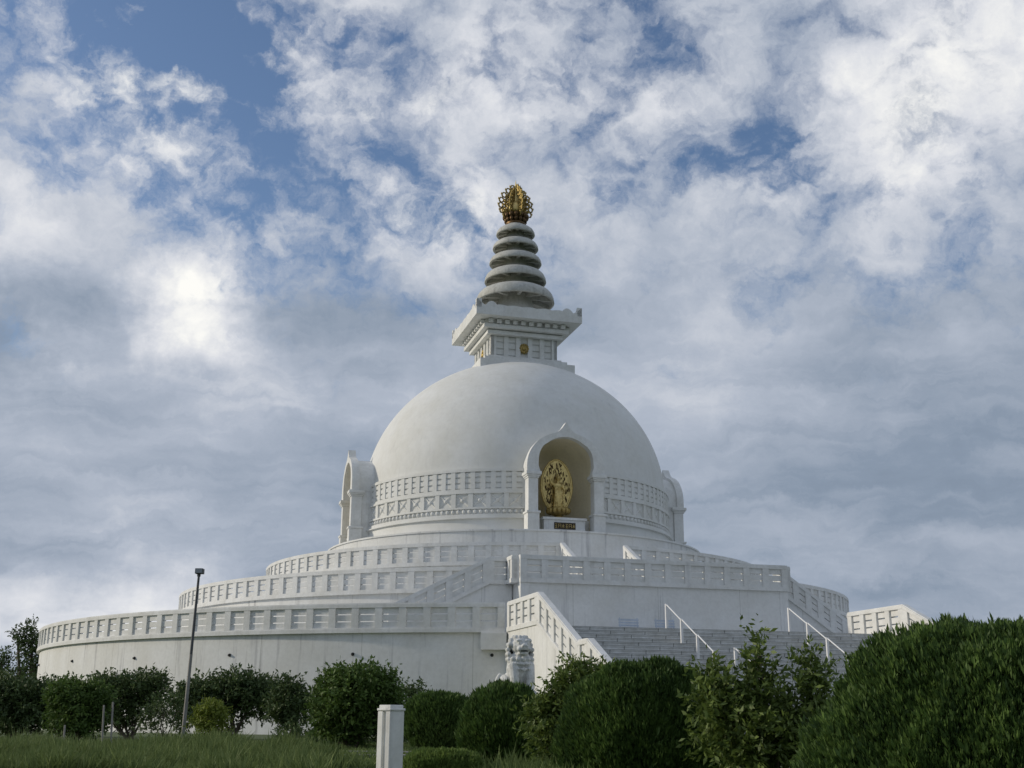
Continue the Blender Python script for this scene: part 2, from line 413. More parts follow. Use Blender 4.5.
# projecting block beside the left wing and drain holes
mb = MB(); mb.arc(29.9, 30.55, 4.4, 5.10, -18.3, -16.2, .8); mb.arc(29.9, 30.46, 5.10, 5.135, -18.3, -16.2, .8); part(mb, 'wall_block', M_WALL)
def on_ring(px, py, R):
    d = view_dir(px, py); o = Vector((-AX, -AY)); dl = Vector((d.x, d.y))
    A, B, C = dl.dot(dl), o.dot(dl), o.dot(o) - R * R; t = (-B - sqrt(B * B - A * C)) / A
    p = o + dl * t; a = p.x * cos(PHI) + p.y * sin(PHI); b_ = p.x * sin(PHI) - p.y * cos(PHI)
    return atan2(a, b_), EYE + d.z * t
for (px, py) in ((40, 665), (73, 661), (135, 658), (230, 655), (353, 654), (492, 655)):
    t, z = on_ring(px, py, 30.1); m_ = MB(); d = Vector((sin(t), -cos(t), 0))
    p = d * 30.05
    m_.tube([(p.x, p.y, z), (p.x + d.x * .1, p.y + d.y * .1, z - .01)], .075, 10)
    m_.tube([(p.x + d.x * .1, p.y + d.y * .1, z - .01), (p.x + d.x * .16, p.y + d.y * .16, z - .015)], .05, 10)
    part(m_, 'drain_hole', M_HOLE, tA)

# drum, frieze and dome
ZD0, ZD1 = 13.38, 16.35
prof = [(10.62, ZP - .2), (10.62, ZD0 - .1)]
drumm = MB()
core = [(0, ZP - .5), (10.62, ZP - .5), (10.62, 16.2)]
a_, b2, zc = 10.58, 9.88, 16.2
for i in range(1, 49):
    t = pi / 2 * i / 48; core.append((a_ * cos(t) if i < 48 else 0.0, zc + b2 * sin(t)))
core[-1] = (0, zc + b2)
mb = MB(); mb.lathe(core, 192); dome = part(mb, 'dome', M_DOME)
# weld poles so that the boolean gets a closed solid
bm = bmesh.new(); bm.from_mesh(dome.data); bmesh.ops.remove_doubles(bm, verts=bm.verts, dist=.0005); bmesh.ops.recalc_face_normals(bm, faces=bm.faces); bm.to_mesh(dome.data); bm.free()
NR = 1.84; NZ1 = 16.5
cut = MB()
def apse_verts(R, flat_y, back_y, z0, zs_, n=16, m_=8):
    """half-cylinder apse with a quarter-sphere head; open towards -y"""
    vs, fs = [], []
    cols = [pi * i / n for i in range(n + 1)]
    rows = [z0, zs_]
    for c_ in cols:   # plan: angle 0 = right edge, pi = left edge, through the back
        col = [(R * cos(c_), back_y + R * sin(c_), z0), (R * cos(c_), back_y + R * sin(c_), zs_)]
        for j in range(1, m_ + 1):
            t = pi / 2 * j / m_
            col.append((R * cos(t) * cos(c_), back_y + R * cos(t) * sin(c_), zs_ + R * sin(t)))
        vs += col
    k = m_ + 2
    for i in range(n):
        for j in range(k - 1): fs.append((i * k + j, i * k + j + 1, (i + 1) * k + j + 1, (i + 1) * k + j))
    # barrel in front of the apse
    o = len(vs)
    arch = [(R, z0)] + [(R * cos(pi * i / 24), zs_ + R * sin(pi * i / 24)) for i in range(25)] + [(-R, z0)]
    for y in (flat_y, back_y): vs += [(x, y, z) for x, z in arch]
    L = len(arch)
    for i in range(L - 1): fs.append((o + i, o + i + 1, o + L + i + 1, o + L + i))
    return vs, fs
def cutter(R, y0, y1, z0, zs_):
    arch = [(R, z0)] + [(R * cos(pi * i / 24), zs_ + R * sin(pi * i / 24)) for i in range(25)] + [(-R, z0)]
    return (MB().prism(arch, y0, y1).mesh('c2', M_WHITE),)
for ang in (0, 90, -90):
    for me in cutter(NR + .02, -12.2, -8.55, ZP - .05, NZ1):
        co_ = bpy.data.objects.new('cutter', me); COL.objects.link(co_); co_.parent = ST; co_.location = (0, 0, -GZ); co_.rotation_euler.z = rad(ang)
        md = dome.modifiers.new('x', 'BOOLEAN'); md.operation = 'DIFFERENCE'; md.solver = 'EXACT'; md.object = co_
bake(dome)
for o in [o for o in COL.objects if o.name.startswith('cutter')]: bpy.data.objects.remove(o)

# frieze: two rows of panels with ledges (left out where the niches stand)
fz = MB(); gaps = [(-12.5, 12.5), (77.5, 102.5), (167.5, 192.5), (257.5, 282.5)]
arcs = [(12.2, 77.8), (102.2, 167.8), (192.2, 257.8), (282.2, 347.8)]
for (s, e) in arcs:
    fz.arc(10.5, 10.82, ZD1 - .08, ZD1 + .06, s, e); fz.arc(10.5, 10.76, ZD1 + .06, ZD1 + .14, s, e)
    fz.arc(10.5, 10.8, 15.0, 15.18, s, e); fz.arc(10.5, 10.84, 14.9, 15.0, s, e)
    fz.arc(10.5, 10.9, ZD0 + .0, ZD0 + .22, s, e); fz.arc(10.5, 11.02, ZD0 - .06, ZD0, s, e)
    fz.arc(10.5, 10.82, 13.93, 14.05, s, e)
    # row of small openings with three slats
    n = 19
    w = (e - s) / n; 
    for i in range(n + 1):
        t = s + w * i; hw = w * .23
        fz.arc(10.5, 10.79, 15.18, ZD1 - .08, max(s, t - hw), min(e, t + hw), 1.5)
    for k in range(3): fz.arc(10.5, 10.75, 15.24 + k * .36, 15.24 + k * .36 + .25, s, e)
    fz.arc(10.5, 10.71, 13.6, 15.05, s, e); fz.arc(10.5, 10.69, 15.1, 16.3, s, e)
    # crossed panels
    n = 11; w = (e - s) / n
    for i in range(n + 1):
        t = s + w * i; hw = w * .13
        fz.arc(10.5, 10.81, 14.05, 14.9, max(s, t - hw), min(e, t + hw), 1.5)
    for i in range(n):
        c = rad(s + w * (i + .5)); half = rad(w * .37); R = 10.7
        for sg in (-1, 1):
            p = []
            for q in (-1, 1):
                t = c + q * half; p.append((R * sin(t), -R * cos(t), 14.475 + sg * q * .36))
            fz.tube(p, .075, 4, smooth=False)
        fz.ball((10.69 * sin(c), -10.69 * cos(c), 14.475), (.13, .13, .13), 8, 6)
        fz.tube([(10.66 * sin(c - half), -10.66 * cos(c - half), 14.475), (10.66 * sin(c + half), -10.66 * cos(c + half), 14.475)], .05, 4)
    # petal row under the panels
    n = 34; w = (e - s) / n
    for i in range(n):
        c = rad(s + w * (i + .5))
        fz.ball((10.72 * sin(c), -10.72 * cos(c), 13.77), (.13, .13, .15), 8, 5)
fz.lathe([(10.84, ZP - .1), (10.84, ZD0 - .06)], 180)
part(fz, 'frieze', M_DOME)

# niches
def ogee(sc_x, z0, z1, n=14, bulge=0):
    """half outline (x>=0) from spring to tip"""
    pts = []
    for i in range(n + 1):
        t = i / n
        x = cos(t * pi / 2) ** .80; z = sin(t * pi / 2)
        pts.append([x * sc_x, z0 + (z1 - z0) * z])
    return pts
def niche(ang):
    nb, bk = -11.85, -10.35
    e = MB()
    HW = 2.55; IW = 1.78; ZS = 16.0
    # arch front: outer ogee with pointed tip, inner horseshoe
    outer = []
    for i in range(33):
        t = pi * i / 32; x, z = HW * .985 * cos(t), ZS + .35 + 2.25 * sin(t) ** .95
        tip = max(0, 1 - abs(x) / .75); z += .62 * tip ** 2.2
        outer.append((x, z))
    outer = [(HW * .985, ZS + .02)] + outer + [(-HW * .985, ZS + .02)]
    inner = []
    for i in range(33):
        t = pi * i / 32; r = IW * (1.0 + .09 * sin(min(t, pi - t) * 2) ** 2 * (1 if sin(t) < .75 else .4))
        inner.append((r * cos(t) * 1.0, ZS + .42 + (1.88) * sin(t)))
    inner = [(IW * .93, ZS + .02)] + inner + [(-IW * .93, ZS + .02)]
    n = len(outer); vs = []; fs = []
    for y in (nb, nb + .5): vs += [(x, y, z) for x, z in outer] + [(x, y, z) for x, z in inner]
    for i in range(n - 1):
        fs += [(i, i + 1, n + i + 1, n + i), (2 * n + i, 2 * n + i + 1, 3 * n + i + 1, 3 * n + i), (i, i + 1, 2 * n + i + 1, 2 * n + i), (n + i, n + i + 1, 3 * n + i + 1, 3 * n + i)]
    fs += [(0, n, 3 * n, 2 * n), (n - 1, 2 * n - 1, 4 * n - 1, 3 * n - 1)]
    e.add(vs, fs)
    # outer shell running back into the dome, a little lower than the front arch
    vs = []; sh = [(x * .93, ZS + (z - ZS) * .93 if z < ZS + 2.6 else ZS + 2.42) for x, z in outer]
    for y in (nb + .5, -8.0): vs += [(x, y, z) for x, z in sh]
    e.add(vs, [(i, i + 1, n + i + 1, n + i) for i in range(n - 1)], True)
    # roof closing wedge between shell and inner vault
    vs = [(x, nb + .501, z) for x, z in sh] + [(x, nb + .501, z) for x, z in inner]
    arch = part(e, 'niche_arch', M_WHITE); arch.rotation_euler.z = rad(ang)
    for sx in (-1, 1):
        c = MB(); x0, x1 = sorted((sx * 1.80, sx * 2.42))
        def bx(x0, x1, y0, y1, z0, z1, g=0): c.box(x0 - g, x1 + g, y0 - g, y1 + g, z0, z1)
        bx(x0, x1, nb + .02, nb + .72, ZP + 1.25, 15.62)
        bx(x0, x1, nb + .0, nb + .72, ZP - .02, ZP + 1.12, .06); bx(x0, x1, nb, nb + .72, ZP + 1.12, ZP + 1.25, .12)
        bx(x0, x1, nb, nb + .72, 15.62, 15.72, .05); bx(x0, x1, nb, nb + .72, 15.72, 15.82, .11); bx(x0, x1, nb, nb + .72, 15.82, 16.02, .17)
        # side wall behind the column, back to the drum
        c.box(min(sx * 1.86, sx * 2.3), max(sx * 1.86, sx * 2.3), nb + .73, -9.6, ZP - .01, ZS + .4)
        o = c.build('niche_column', M_WHITE, arch); bevel(o, .02)
    # apse lining
    vs, fs = apse_verts(NR, nb + .5, bk, ZP + .01, NZ1)
    k = MB(); k.add(vs, fs, True); k.add([(-NR, nb + .3, ZP + .012), (NR, nb + .3, ZP + .012), (NR, bk + NR, ZP + .012), (-NR, bk + NR, ZP + .012)], [(0, 1, 2, 3)])
    k.build('niche_recess', M_CREAM, arch)
    # pedestal
    p = MB(); p.box(-1.32, 1.32, -11.45, -9.9, ZP, 13.18); p.box(-1.42, 1.42, -11.53, -9.8, 13.18, 13.33); p.box(-1.4, 1.4, -11.5, -9.8, ZP, ZP + .1)
    pd_ = p.build('pedestal', M_WHITE, arch); bevel(pd_, .015)
    if ang == 0:
        q = MB(); q.box(-.68, .68, -11.49, -11.44, 12.62, 13.02); pl = q.build('plaque', M_BRONZE, pd_)
        g = MB()
        random.seed(3)
        for c_ in range(6):
            cx = -.565 + c_ * .226
            st = [[(-.07, .1, .07, .1), (-.07, -.02, .07, -.02), (0, .12, 0, -.12), (-.08, -.12, .08, -.12)], [(-.08, .1, .08, .1), (-.08, .1, -.08, -.12), (.08, .1, .08, -.12), (-.08, -.01, .08, -.01)], [(0, .12, 0, -.12), (-.08, .02, .08, .02), (-.08, -.1, 0, 0), (.08, -.1, 0, 0)]][c_ % 3]
            for (x0, z0, x1, z1) in st: g.tube([(cx + x0, -11.495, 12.82 + z0), (cx + x1, -11.495, 12.82 + z1)], .016, 4)
        g.build('plaque_lettering', M_GOLD, pl)
    return arch
for ang in (0, 90, -90): niche(ang)

# square tower above the dome
mb = MB()
mb.box(-3.45, 3.45, -3.45, 3.45, 24.7, 25.62); mb.box(-3.02, 3.02, -3.02, 3.02, 25.62, 25.93); mb.box(-2.7, 2.7, -2.7, 2.7, 25.93, 26.12)
mb.box(-2.25, 2.25, -2.25, 2.25, 26.1, 27.7)
for k in range(4):
    R = Matrix.Rotation(k * pi / 2, 3, 'Z')
    for i in range(6):
        x = -2.2 + 4.4 * i / 5; w = .22 if i in (0, 5) else .17
        x0, x1 = x - w, x + w
        if i == 0: x0, x1 = -2.45, -2.05
        if i == 5: x0, x1 = 2.05, 2.45
        t = MB().box(x0, x1, -2.45, -2.2, 26.12, 27.66); mb.add([R @ Vector(v) for v in t.v], t.f)
    for i in range(5):
        if i == 2: continue
        x = -1.76 + .88 * i
        for z in (26.3, 26.78, 27.26):
            t = MB().box(x - .27, x + .27, -2.33, -2.2, z, z + .36); mb.add([R @ Vector(v) for v in t.v], t.f)
tower = part(mb, 'square_tower', M_WHITE, bv=.015)
mb = MB(); mb.box(-2.78, 2.78, -2.78, 2.78, 27.66, 27.95); mb.box(-2.6, 2.6, -2.6, 2.6, 27.95, 28.02); mb.box(-3.12, 3.12, -3.12, 3.12, 28.02, 28.3); mb.box(-2.95, 2.95, -2.95, 2.95, 28.3, 28.72)
for k in range(4):
    R = Matrix.Rotation(k * pi / 2, 3, 'Z')
    for i in range(10):
        x = -2.95 + 5.9 * (i + .5) / 10; t = MB().box(x - .16, x + .16, -3.3, -2.9, 28.34, 28.62); mb.add([R @ Vector(v) for v in t.v], t.f)
cor = mb.build('cornice', M_WHITE, tower); bevel(cor, .015)
mb = MB(); mb.box(-3.88, 3.88, -3.88, 3.88, 28.66, 29.16)
for k in range(4):   # scalloped crest with raised corners
    R = Matrix.Rotation(k * pi / 2, 3, 'Z'); poly = []
    for i in range(121):
        x = -3.875 + 7.75 * i / 120; c = abs(x)
        if c > 3.2: z = 29.34 + .46 * ((c - 3.2) / .66) ** 1.2
        elif c > 2.35: z = 29.36 + .32 * sin((c - 2.35) / .85 * pi) ** .8
        else: z = 29.42 + .06 * abs(cos(x * pi / 1.1))
        poly.append((x, z))
    poly = [(-3.875, 29.1)] + poly + [(3.875, 29.1)]
    t = MB().prism(poly, -3.875, -3.5); mb.add([R @ Vector(v) for v in t.v], t.f)
o = mb.build('roof_slab', M_WHITE, tower); bevel(o, .01)
for k in range(4):
    R = Matrix.Rotation(k * pi / 2, 3, 'Z'); t = MB()
    t.add([R @ Vector(v) for v in MB().tube([(0, -2.2, 26.86), (0, -2.42, 26.86)], .36, 24).v], MB().tube([(0, 0, 0), (0, 1, 0)], .36, 24).f, False)
    for j in range(12):
        an = 2 * pi * j / 12; bl = MB().ball((.3 * cos(an), -2.42, 26.86 + .3 * sin(an)), (.09, .07, .09), 6, 4); t.add([R @ Vector(v) for v in bl.v], bl.f, True)
    bl = MB().ball((0, -2.42, 26.86), (.17, .1, .17), 10, 6); t.add([R @ Vector(v) for v in bl.v], bl.f, True)
    t.build('medallion', M_GOLDD, tower)

# spire of five umbrella discs
sp = MB(); sp.lathe([(2.3, 29.1), (2.3, 29.5), (1.9, 29.6), (1.5, 30.4), (1.15, 31.5), (.9, 33.5), (.62, 36.9), (0.01, 36.95)], 48)
spire = part(sp, 'spire_shaft', M_SPIRE)
discs = [(2.90, 31.03, 32.6), (2.30, 32.68, 34.05), (1.96, 34.12, 35.25), (1.72, 35.32, 36.4), (1.46, 36.46, 37.55)]
for i, (R, z0, z1) in enumerate(discs):
    d = MB(); h = z1 - z0; ri = .5 * R
    d.lathe([(R - .16, z0 + .02), (R - .03, z0), (R + .0, z0 + .05), (R - .04, z0 + .22 * h), (R - .14, z0 + .38 * h), (R - .32, z0 + .52 * h), (R - .60, z0 + .62 * h), (max(.2, R * .45), z0 + (.72 if i < 4 else .8) * h), (.1, z0 + (.75 if i < 4 else .84) * h)], 64)
    d.lathe([(R - .16, z0 + .02), (R - .2, z0 + .2 * h), (R * .6, z0 + .42 * h), (.3, z0 + .5 * h)], 64)
    for k in range(10):
        t = 2 * pi * k / 10 + .2; c_, s_ = cos(t), sin(t); w = .11
        vs = [(r_ * c_ - q * s_ * w, r_ * s_ + q * c_ * w, z0 + zz_) for lo in (1, 0) for q in (-1, 1) for r_, zz_ in ((R * .28, .22 * h if lo else .49 * h), (R - .18, .05 if lo else .19 * h))]
        d.hexa(vs)
    part(d, 'spire_disc', M_SPIRE)

# gilded finial: lotus, jewel and eight openwork flame wings
f = MB(); f.lathe([(.62, 37.2), (.78, 37.42), (.66, 37.55), (.5, 37.65), (.74, 37.88), (.86, 38.02), (.4, 38.06)], 32)
for k in range(14):
    t = 2 * pi * k / 14
    for rr, zz, s_ in ((.72, 37.68, .17), (.84, 37.98, .18)): f.ball((rr * cos(t), rr * sin(t), zz), (s_, s_, .22), 8, 5)
fin = part(f, 'finial', M_LOTUS)
j = MB(); j.lathe([(.3, 38.0), (.6, 38.2), (.72, 38.5), (.66, 38.85), (.42, 39.15), (.24, 39.4), (.3, 39.6), (.2, 39.9), (.24, 40.1), (.12, 40.4), (.05, 40.7), (.01, 41.06)], 24)
j.build('finial_jewel', M_GOLD, fin)
def outline(t):  # teardrop radius/height, t 0..1 bottom->tip
    pts = [(.85, 37.95), (1.22, 38.2), (1.36, 38.6), (1.40, 39.0), (1.30, 39.4), (1.05, 39.8), (.72, 40.15), (.38, 40.42), (.16, 40.62)]
    q = t * (len(pts) - 1); i = min(int(q), len(pts) - 2); u = q - i
    return pts[i][0] * (1 - u) + pts[i + 1][0] * u, pts[i][1] * (1 - u) + pts[i + 1][1] * u
for k in range(8):
    t = 2 * pi * k / 8 + .12; c_, s_ = cos(t), sin(t); w = MB(); big = k % 2 == 0; q = 1.0 if big else .80
    P = lambda r, z: (r * c_ * q, r * s_ * q, 38.4 + (z - 38.4) * (1 if big else .86))
    n = 7
    for i in range(n):   # open border rings with a flame lick outside each
        r, z = outline((i + .35) / (n + .4)); r -= .17
        w.tube([P(r + .17 * cos(a), z + .20 * sin(a)) for a in np.linspace(0, 2 * pi, 11)], .066, 5, caps=False)
        w.tube([P(r + .14, z + .02), P(r + .23, z + .06), P(r + .25, z + .19)], [.085, .06, .015], 5)
        w.tube([P(r + .1, z - .16), P(r + .19, z - .13)], [.06, .02], 5)
        w.tube([P(r - .30 + .12 * cos(a), z - .04 + .14 * sin(a)) for a in np.linspace(0, 2 * pi, 9)], .05, 5, caps=False)
    for i in range(9):
        r, z = outline((i + .3) / 10); w.tube([P(r * .5 + .1 * cos(a), z - .05 + .12 * sin(a)) for a in np.linspace(0, 2 * pi, 9)], .045, 5, caps=False)
    w.tube([P(outline(i / 12)[0] * .70 - .1, outline(i / 12)[1] - .02) for i in range(12)], .065, 5)
    w.tube([P(outline(i / 12)[0] * .42, outline(i / 12)[1] - .1) for i in range(11)], .07, 5)
    w.build('finial_flame', M_GOLDD, fin)

# posts: the hundred nearest as parts, the rest of each balustrade as one mesh
POSTS.sort(key=lambda p: p[0])
for d, par, mb in POSTS[:100]: mb.build('balustrade_post', M_WHITE, par)
rest = {}
for d, par, mb in POSTS[100:]: rest.setdefault(par.name, (par, MB()))[1].add(mb.v, mb.f)
for par, mb in rest.values(): tag(mb.build('balustrade_post', M_WHITE, par), kind='stuff')

# ------------------------------------------------------------------ helpers for things standing at the building
def L2W(a, b_, z): return Vector((AX + a * cos(PHI) + b_ * sin(PHI), AY + a * sin(PHI) - b_ * cos(PHI), z))

# voxel-remeshed sculpture
def sculpt(mb, name, mat, parent, vox, smooth=2, rep=None):
    o = mb.build(name, mat, parent)
    md = o.modifiers.new('r', 'REMESH'); md.mode = 'VOXEL'; md.voxel_size = vox; md.use_smooth_shade = True
    ms = o.modifiers.new('s', 'SMOOTH'); ms.factor = .5; ms.iterations = smooth
    bake(o); return o

# gilded statue in the front niche
gs = empty('golden_statue', L2W(-.18, 10.75, 13.33), PHI)
tag(gs, 'gilded standing Buddha with raised arm before an oval openwork halo in the front niche', 'statue')
m_ = MB(); m_.lathe([(.3, 0), (.34, .08), (.2, .14), (.28, .2), (.62, .42), (.72, .62), (.6, .68), (.0, .7)], 32)
for k in range(14):
    t = 2 * pi * k / 14; m_.ball((.62 * cos(t), .62 * sin(t), .5), (.17, .17, .2), 8, 5)
m_.build('lotus_base', M_GOLDD, gs)
h = MB(); n = 64; cz, rx, rz = 2.08, 1.0, 1.72
rim = []
for i in range(n):
    t = 2 * pi * i / n; zz = sin(t); x = rx * cos(t) * (1 - .10 * zz * zz - .06 * (zz < 0) * -zz); rim.append((x, cz + rz * zz))
h.prism(rim, .32, .42)
h.tube([(x * 1.0, .34, z) for x, z in rim + rim[:1]], .075, 6)
halo = h.build('halo', M_GOLD, gs)
hd = MB(); random.seed(11)
for i in range(150):   # raised scrollwork on the halo
    t = random.uniform(0, 2 * pi); r = sqrt(random.uniform(.08, .82)); x = rx * r * cos(t) * .93; z = cz + rz * r * sin(t) * .95
    if abs(x) < .2 and z < 2.6: continue
    a = random.uniform(-.6, .6); l = random.uniform(.06, .14)
    hd.tube([(x, .31, z - l), (x + a * .1, .29, z), (x + a * .02, .31, z + l)], [.012, .036, .012], 5)
hd.build('halo_scrollwork', M_LOTUS, halo)
g = MB()
g.ball((0, .05, 1.25), (.30, .2, .62)); g.ball((0, .05, 1.75), (.27, .18, .42)); g.ball((0, .05, 2.08), (.33, .17, .24)); g.ball((0, .04, .85), (.34, .22, .25))
g.tube([(0, .04, 2.2), (0, .03, 2.42)], .09, 10)
g.tube([(-.28, .02, 2.15), (-.5, -.06, 2.28), (-.58, -.1, 2.5)], [.11, .085, .06], 8); g.ball((-.59, -.12, 2.6), (.06, .04, .1))
for k in range(4): g.tube([(-.62 + k * .026, -.13, 2.62), (-.63 + k * .03, -.14, 2.76 - abs(k - 1.5) * .02)], [.017, .013], 6)
g.tube([(-.55, -.12, 2.57), (-.5, -.14, 2.66)], [.018, .013], 6)
g.tube([(.28, .02, 2.12), (.4, -.05, 1.8), (.3, -.2, 1.58)], [.11, .09, .06], 8); g.ball((.28, -.25, 1.5), (.05, .05, .09))
for k in range(5): g.tube([(.24 + k * .02, -.26, 1.48), (.23 + k * .024, -.27, 1.36 + abs(k - 2) * .015)], [.017, .012], 6)
for k in range(7): x = -.24 + k * .08; g.tube([(x * .9, -.13, 2.0 - abs(x)), (x * 1.05, -.17, 1.4), (x * 1.25, -.17, .72)], [.02, .03, .035], 6)
g.ball((0, .0, 2.57), (.145, .155, .19)); g.ball((0, .0, 2.76), (.085, .09, .07)); g.ball((0, -.155, 2.55), (.025, .035, .05))
for sx in (-1, 1): g.ball((sx * .145, .02, 2.54), (.02, .035, .07)); g.ball((sx * .055, -.135, 2.61), (.03, .02, .012))
g.ball((0, -.14, 2.475), (.04, .02, .012))
sculpt(g, 'figure', M_GOLD, gs, .018, 1)

# stone lion on its plinth, left of the broad stairs
lp = L2W(-11.0, 40.0, gz(0, 40))
ln = empty('stone_lion', lp, PHI + rad(4)); tag(ln, 'grey carved stone guardian lion seated beside the left foot of the white staircase', 'statue')
ZL = 1.46
p = MB(); p.box(-.62, .62, -.8, .8, 0, ZL - .22); p.box(-.70, .70, -.88, .88, ZL - .22, ZL - .1); p.box(-.66, .66, -.84, .84, ZL - .1, ZL); p.box(-.72, .72, -.9, .9, 0, .18)
bevel(p.build('plinth', M_LION, ln), .02)
g = MB(); z = ZL
g.ball((0, .32, z + .42), (.50, .50, .46)); g.ball((0, .02, z + .85), (.44, .40, .55)); g.ball((0, -.14, z + 1.1), (.42, .32, .36))     # haunch, trunk, chest
for sx in (-1, 1):
    g.tube([(sx * .27, -.22, z + 1.0), (sx * .28, -.36, z + .55), (sx * .27, -.38, z + .12)], [.20, .155, .13], 10)
    g.ball((sx * .27, -.46, z + .1), (.16, .22, .11))
    for k in range(4): g.ball((sx * .27 + (k - 1.5) * .075, -.64, z + .07), (.045, .07, .06), 8, 6)
    g.ball((sx * .43, .22, z + .36), (.2, .36, .34)); g.ball((sx * .46, -.12, z + .09), (.13, .26, .09))
g.ball((0, -.16, z + 1.62), (.34, .34, .33)); g.ball((0, -.44, z + 1.53), (.23, .19, .13)); g.ball((0, -.38, z + 1.36), (.2, .2, .075)); g.ball((0, -.3, z + 1.27), (.16, .14, .07))
g.ball((0, -.56, z + 1.63), (.10, .09, .07)); 
for sx in (-1, 1):
    g.ball((sx * .07, -.60, z + 1.60), (.05, .05, .045)); g.ball((sx * .15, -.42, z + 1.79), (.115, .09, .05)); g.ball((sx * .14, -.45, z + 1.71), (.06, .05, .05))
    g.ball((sx * .18, -.5, z + 1.5), (.07, .09, .07)); g.ball((sx * .34, -.1, z + 1.78), (.05, .09, .1)); g.tube([(sx * .15, -.5, z + 1.42), (sx * .14, -.5, z + 1.36)], [.035, .012], 6)
# mane of curls
random.seed(5)
for ring, (zz, rx_, ry_, n) in enumerate(((1.90, .22, .2, 10), (1.80, .33, .3, 13), (1.66, .39, .36, 15), (1.50, .42, .38, 15), (1.34, .43, .38, 15), (1.18, .42, .36, 14))):
    for i in range(n):
        t = 2 * pi * (i + .5 * (ring % 2)) / n
        if sin(t) < -.35 - (.0 if zz < 1.85 else .4) and 1.3 < zz < 1.85: continue
        g.ball((rx_ * cos(t), -.08 + ry_ * sin(t), z + zz), .088, 8, 6)
for i in range(15):
    t = pi + pi * (i + .5) / 15; g.ball((.43 * cos(t), -.1 + .36 * sin(t), z + 1.12 - .1 * -sin(t)), .05, 7, 5)
for i in range(13):
    t = pi + pi * (i + .5) / 13; g.ball((.40 * cos(t), -.12 + .37 * sin(t), z + .98 - .13 * -sin(t)), .04, 7, 5)
g.ball((0, -.5, z + .84), (.07, .06, .08))
g.tube([(-.3, .6, z + .1), (-.55, .5, z + .2), (-.66, .35, z + .42), (-.58, .35, z + .68)], [.1, .12, .13, .06], 9)
for k in range(5): g.ball((-.60 + .04 * sin(k * 2), .36 + .05 * cos(k * 2), z + .3 + k * .09), .08, 7, 5)
sculpt(g, 'body', M_LION, ln, .022, 1)
mt = MB(); mt.ball((0, -.50, z + 1.445), (.155, .12, .03)); mt.build('mouth', M_HOLE, ln)

# handrails on the broad flight
def step_z(b_):
    zz = step_prof[0][1]
    for (bb, z_) in step_prof:
        if b_ >= bb - .4: zz = z_
        else: break
    return zz
def stepheight(b_):
    y = -b_; best = ZA
    for i in range(2, len(poly) - 1): pass
    return None
SP = poly
def sz(b_):
    if b_ <= B1: return ZA + .01
    prev = ZA + .01
    bb = B1; z = ZA + .01
    k = 0
    while True:
        z -= RISE; w = RUN if not (38.2 < bb < 38.6) else RUN + .9
        if bb <= b_ < bb + w: return z
        bb += w
        if z < GZ: return GZ
def handrail(a, flip, label):
    r0 = empty('handrail', L2W(a, 33, sz(33)), PHI); tag(r0, label, 'handrail', 'white handrails on the broad grey stairs')
    base = sz(33); tops = []
    bs = [32.93, 34.45, 35.95, 37.4]
    for b_ in bs:
        z0 = sz(b_) - base; H = 1.0 if b_ < 33 else .98
        zt = z0 + H if b_ < 33 else (5.24 - (b_ - 32.93) * .475 - base + .95); tops.append((0, -(b_ - 33), zt - .03))
        m_ = MB(); m_.box(-.05, .05, -(b_ - 33) - .05, -(b_ - 33) + .05, z0 - .02, zt + .02); bevel(m_.build('post', M_RAIL, r0), .008)
    m_ = MB()
    for p, q in zip(tops[:-1], tops[1:]): m_.tube([(p[0], p[1] - .05, p[2]), (q[0], q[1] + .05, q[2])], .028, 8)
    m_.build('rail', M_RAIL, r0)
    return r0
handrail(-2.58, 0, 'white stepped handrail on the grey stairs, the one nearer the lion')
handrail(3.10, 0, 'white stepped handrail on the grey stairs, the one nearer the largest bush')
# lower second flight rail, mostly behind shrubs
r0 = empty('handrail', L2W(-1.3, 36.6, sz(36.6)), PHI); tag(r0, 'low white handrail end just above the shrubs on the grey stairs', 'handrail', 'white handrails on the broad grey stairs')
m_ = MB(); m_.box(-.05, .05, -.05, .05, 0, .78); m_.build('post', M_RAIL, r0)
m_ = MB(); m_.box(-.05, .05, -2.05, -1.95, sz(38.6) - sz(36.6), sz(38.6) - sz(36.6) + .8); m_.build('post', M_RAIL, r0)
m_ = MB(); m_.tube([(0, -.05, .73), (0, -1.95, sz(38.6) - sz(36.6) + .75)], .026, 8); m_.build('rail', M_RAIL, r0)

# benches on the landing
for i, (px, lab) in enumerate(((634, 'pale blue slatted bench against the white landing wall, the one farther from the handrail'), (671, 'pale blue slatted bench against the white landing wall, just beside the handrail post'))):
    bp_ = on_ring(px, 622, 27.6); th = bp_[0]
    bn = empty('bench', L2W(27.6 * sin(th), 26.9, ZA + .012), PHI); tag(bn, lab, 'bench', 'pale blue benches on the landing')
    s_ = MB(); [s_.box(-.5, .5, -.42 + k * .14, -.31 + k * .14, .42, .45) for k in range(3)]; s_.build('seat', M_BENCH, bn)
    s_ = MB(); [s_.box(-.5, .5, .03 + k * .02, .055 + k * .02, .52 + k * .13, .61 + k * .13) for k in range(3)]; s_.build('backrest', M_BENCH, bn)
    for sx in (-1, 1):
        s_ = MB(); s_.box(sx * .44 - .025, sx * .44 + .025, -.4, -.35, 0, .42); s_.build('leg', M_BENCH, bn)
        s_ = MB(); s_.tube([(sx * .44, .03, 0), (sx * .44, .03, .5), (sx * .44, .09, .92)], .028, 6, smooth=False); s_.build('leg', M_BENCH, bn)

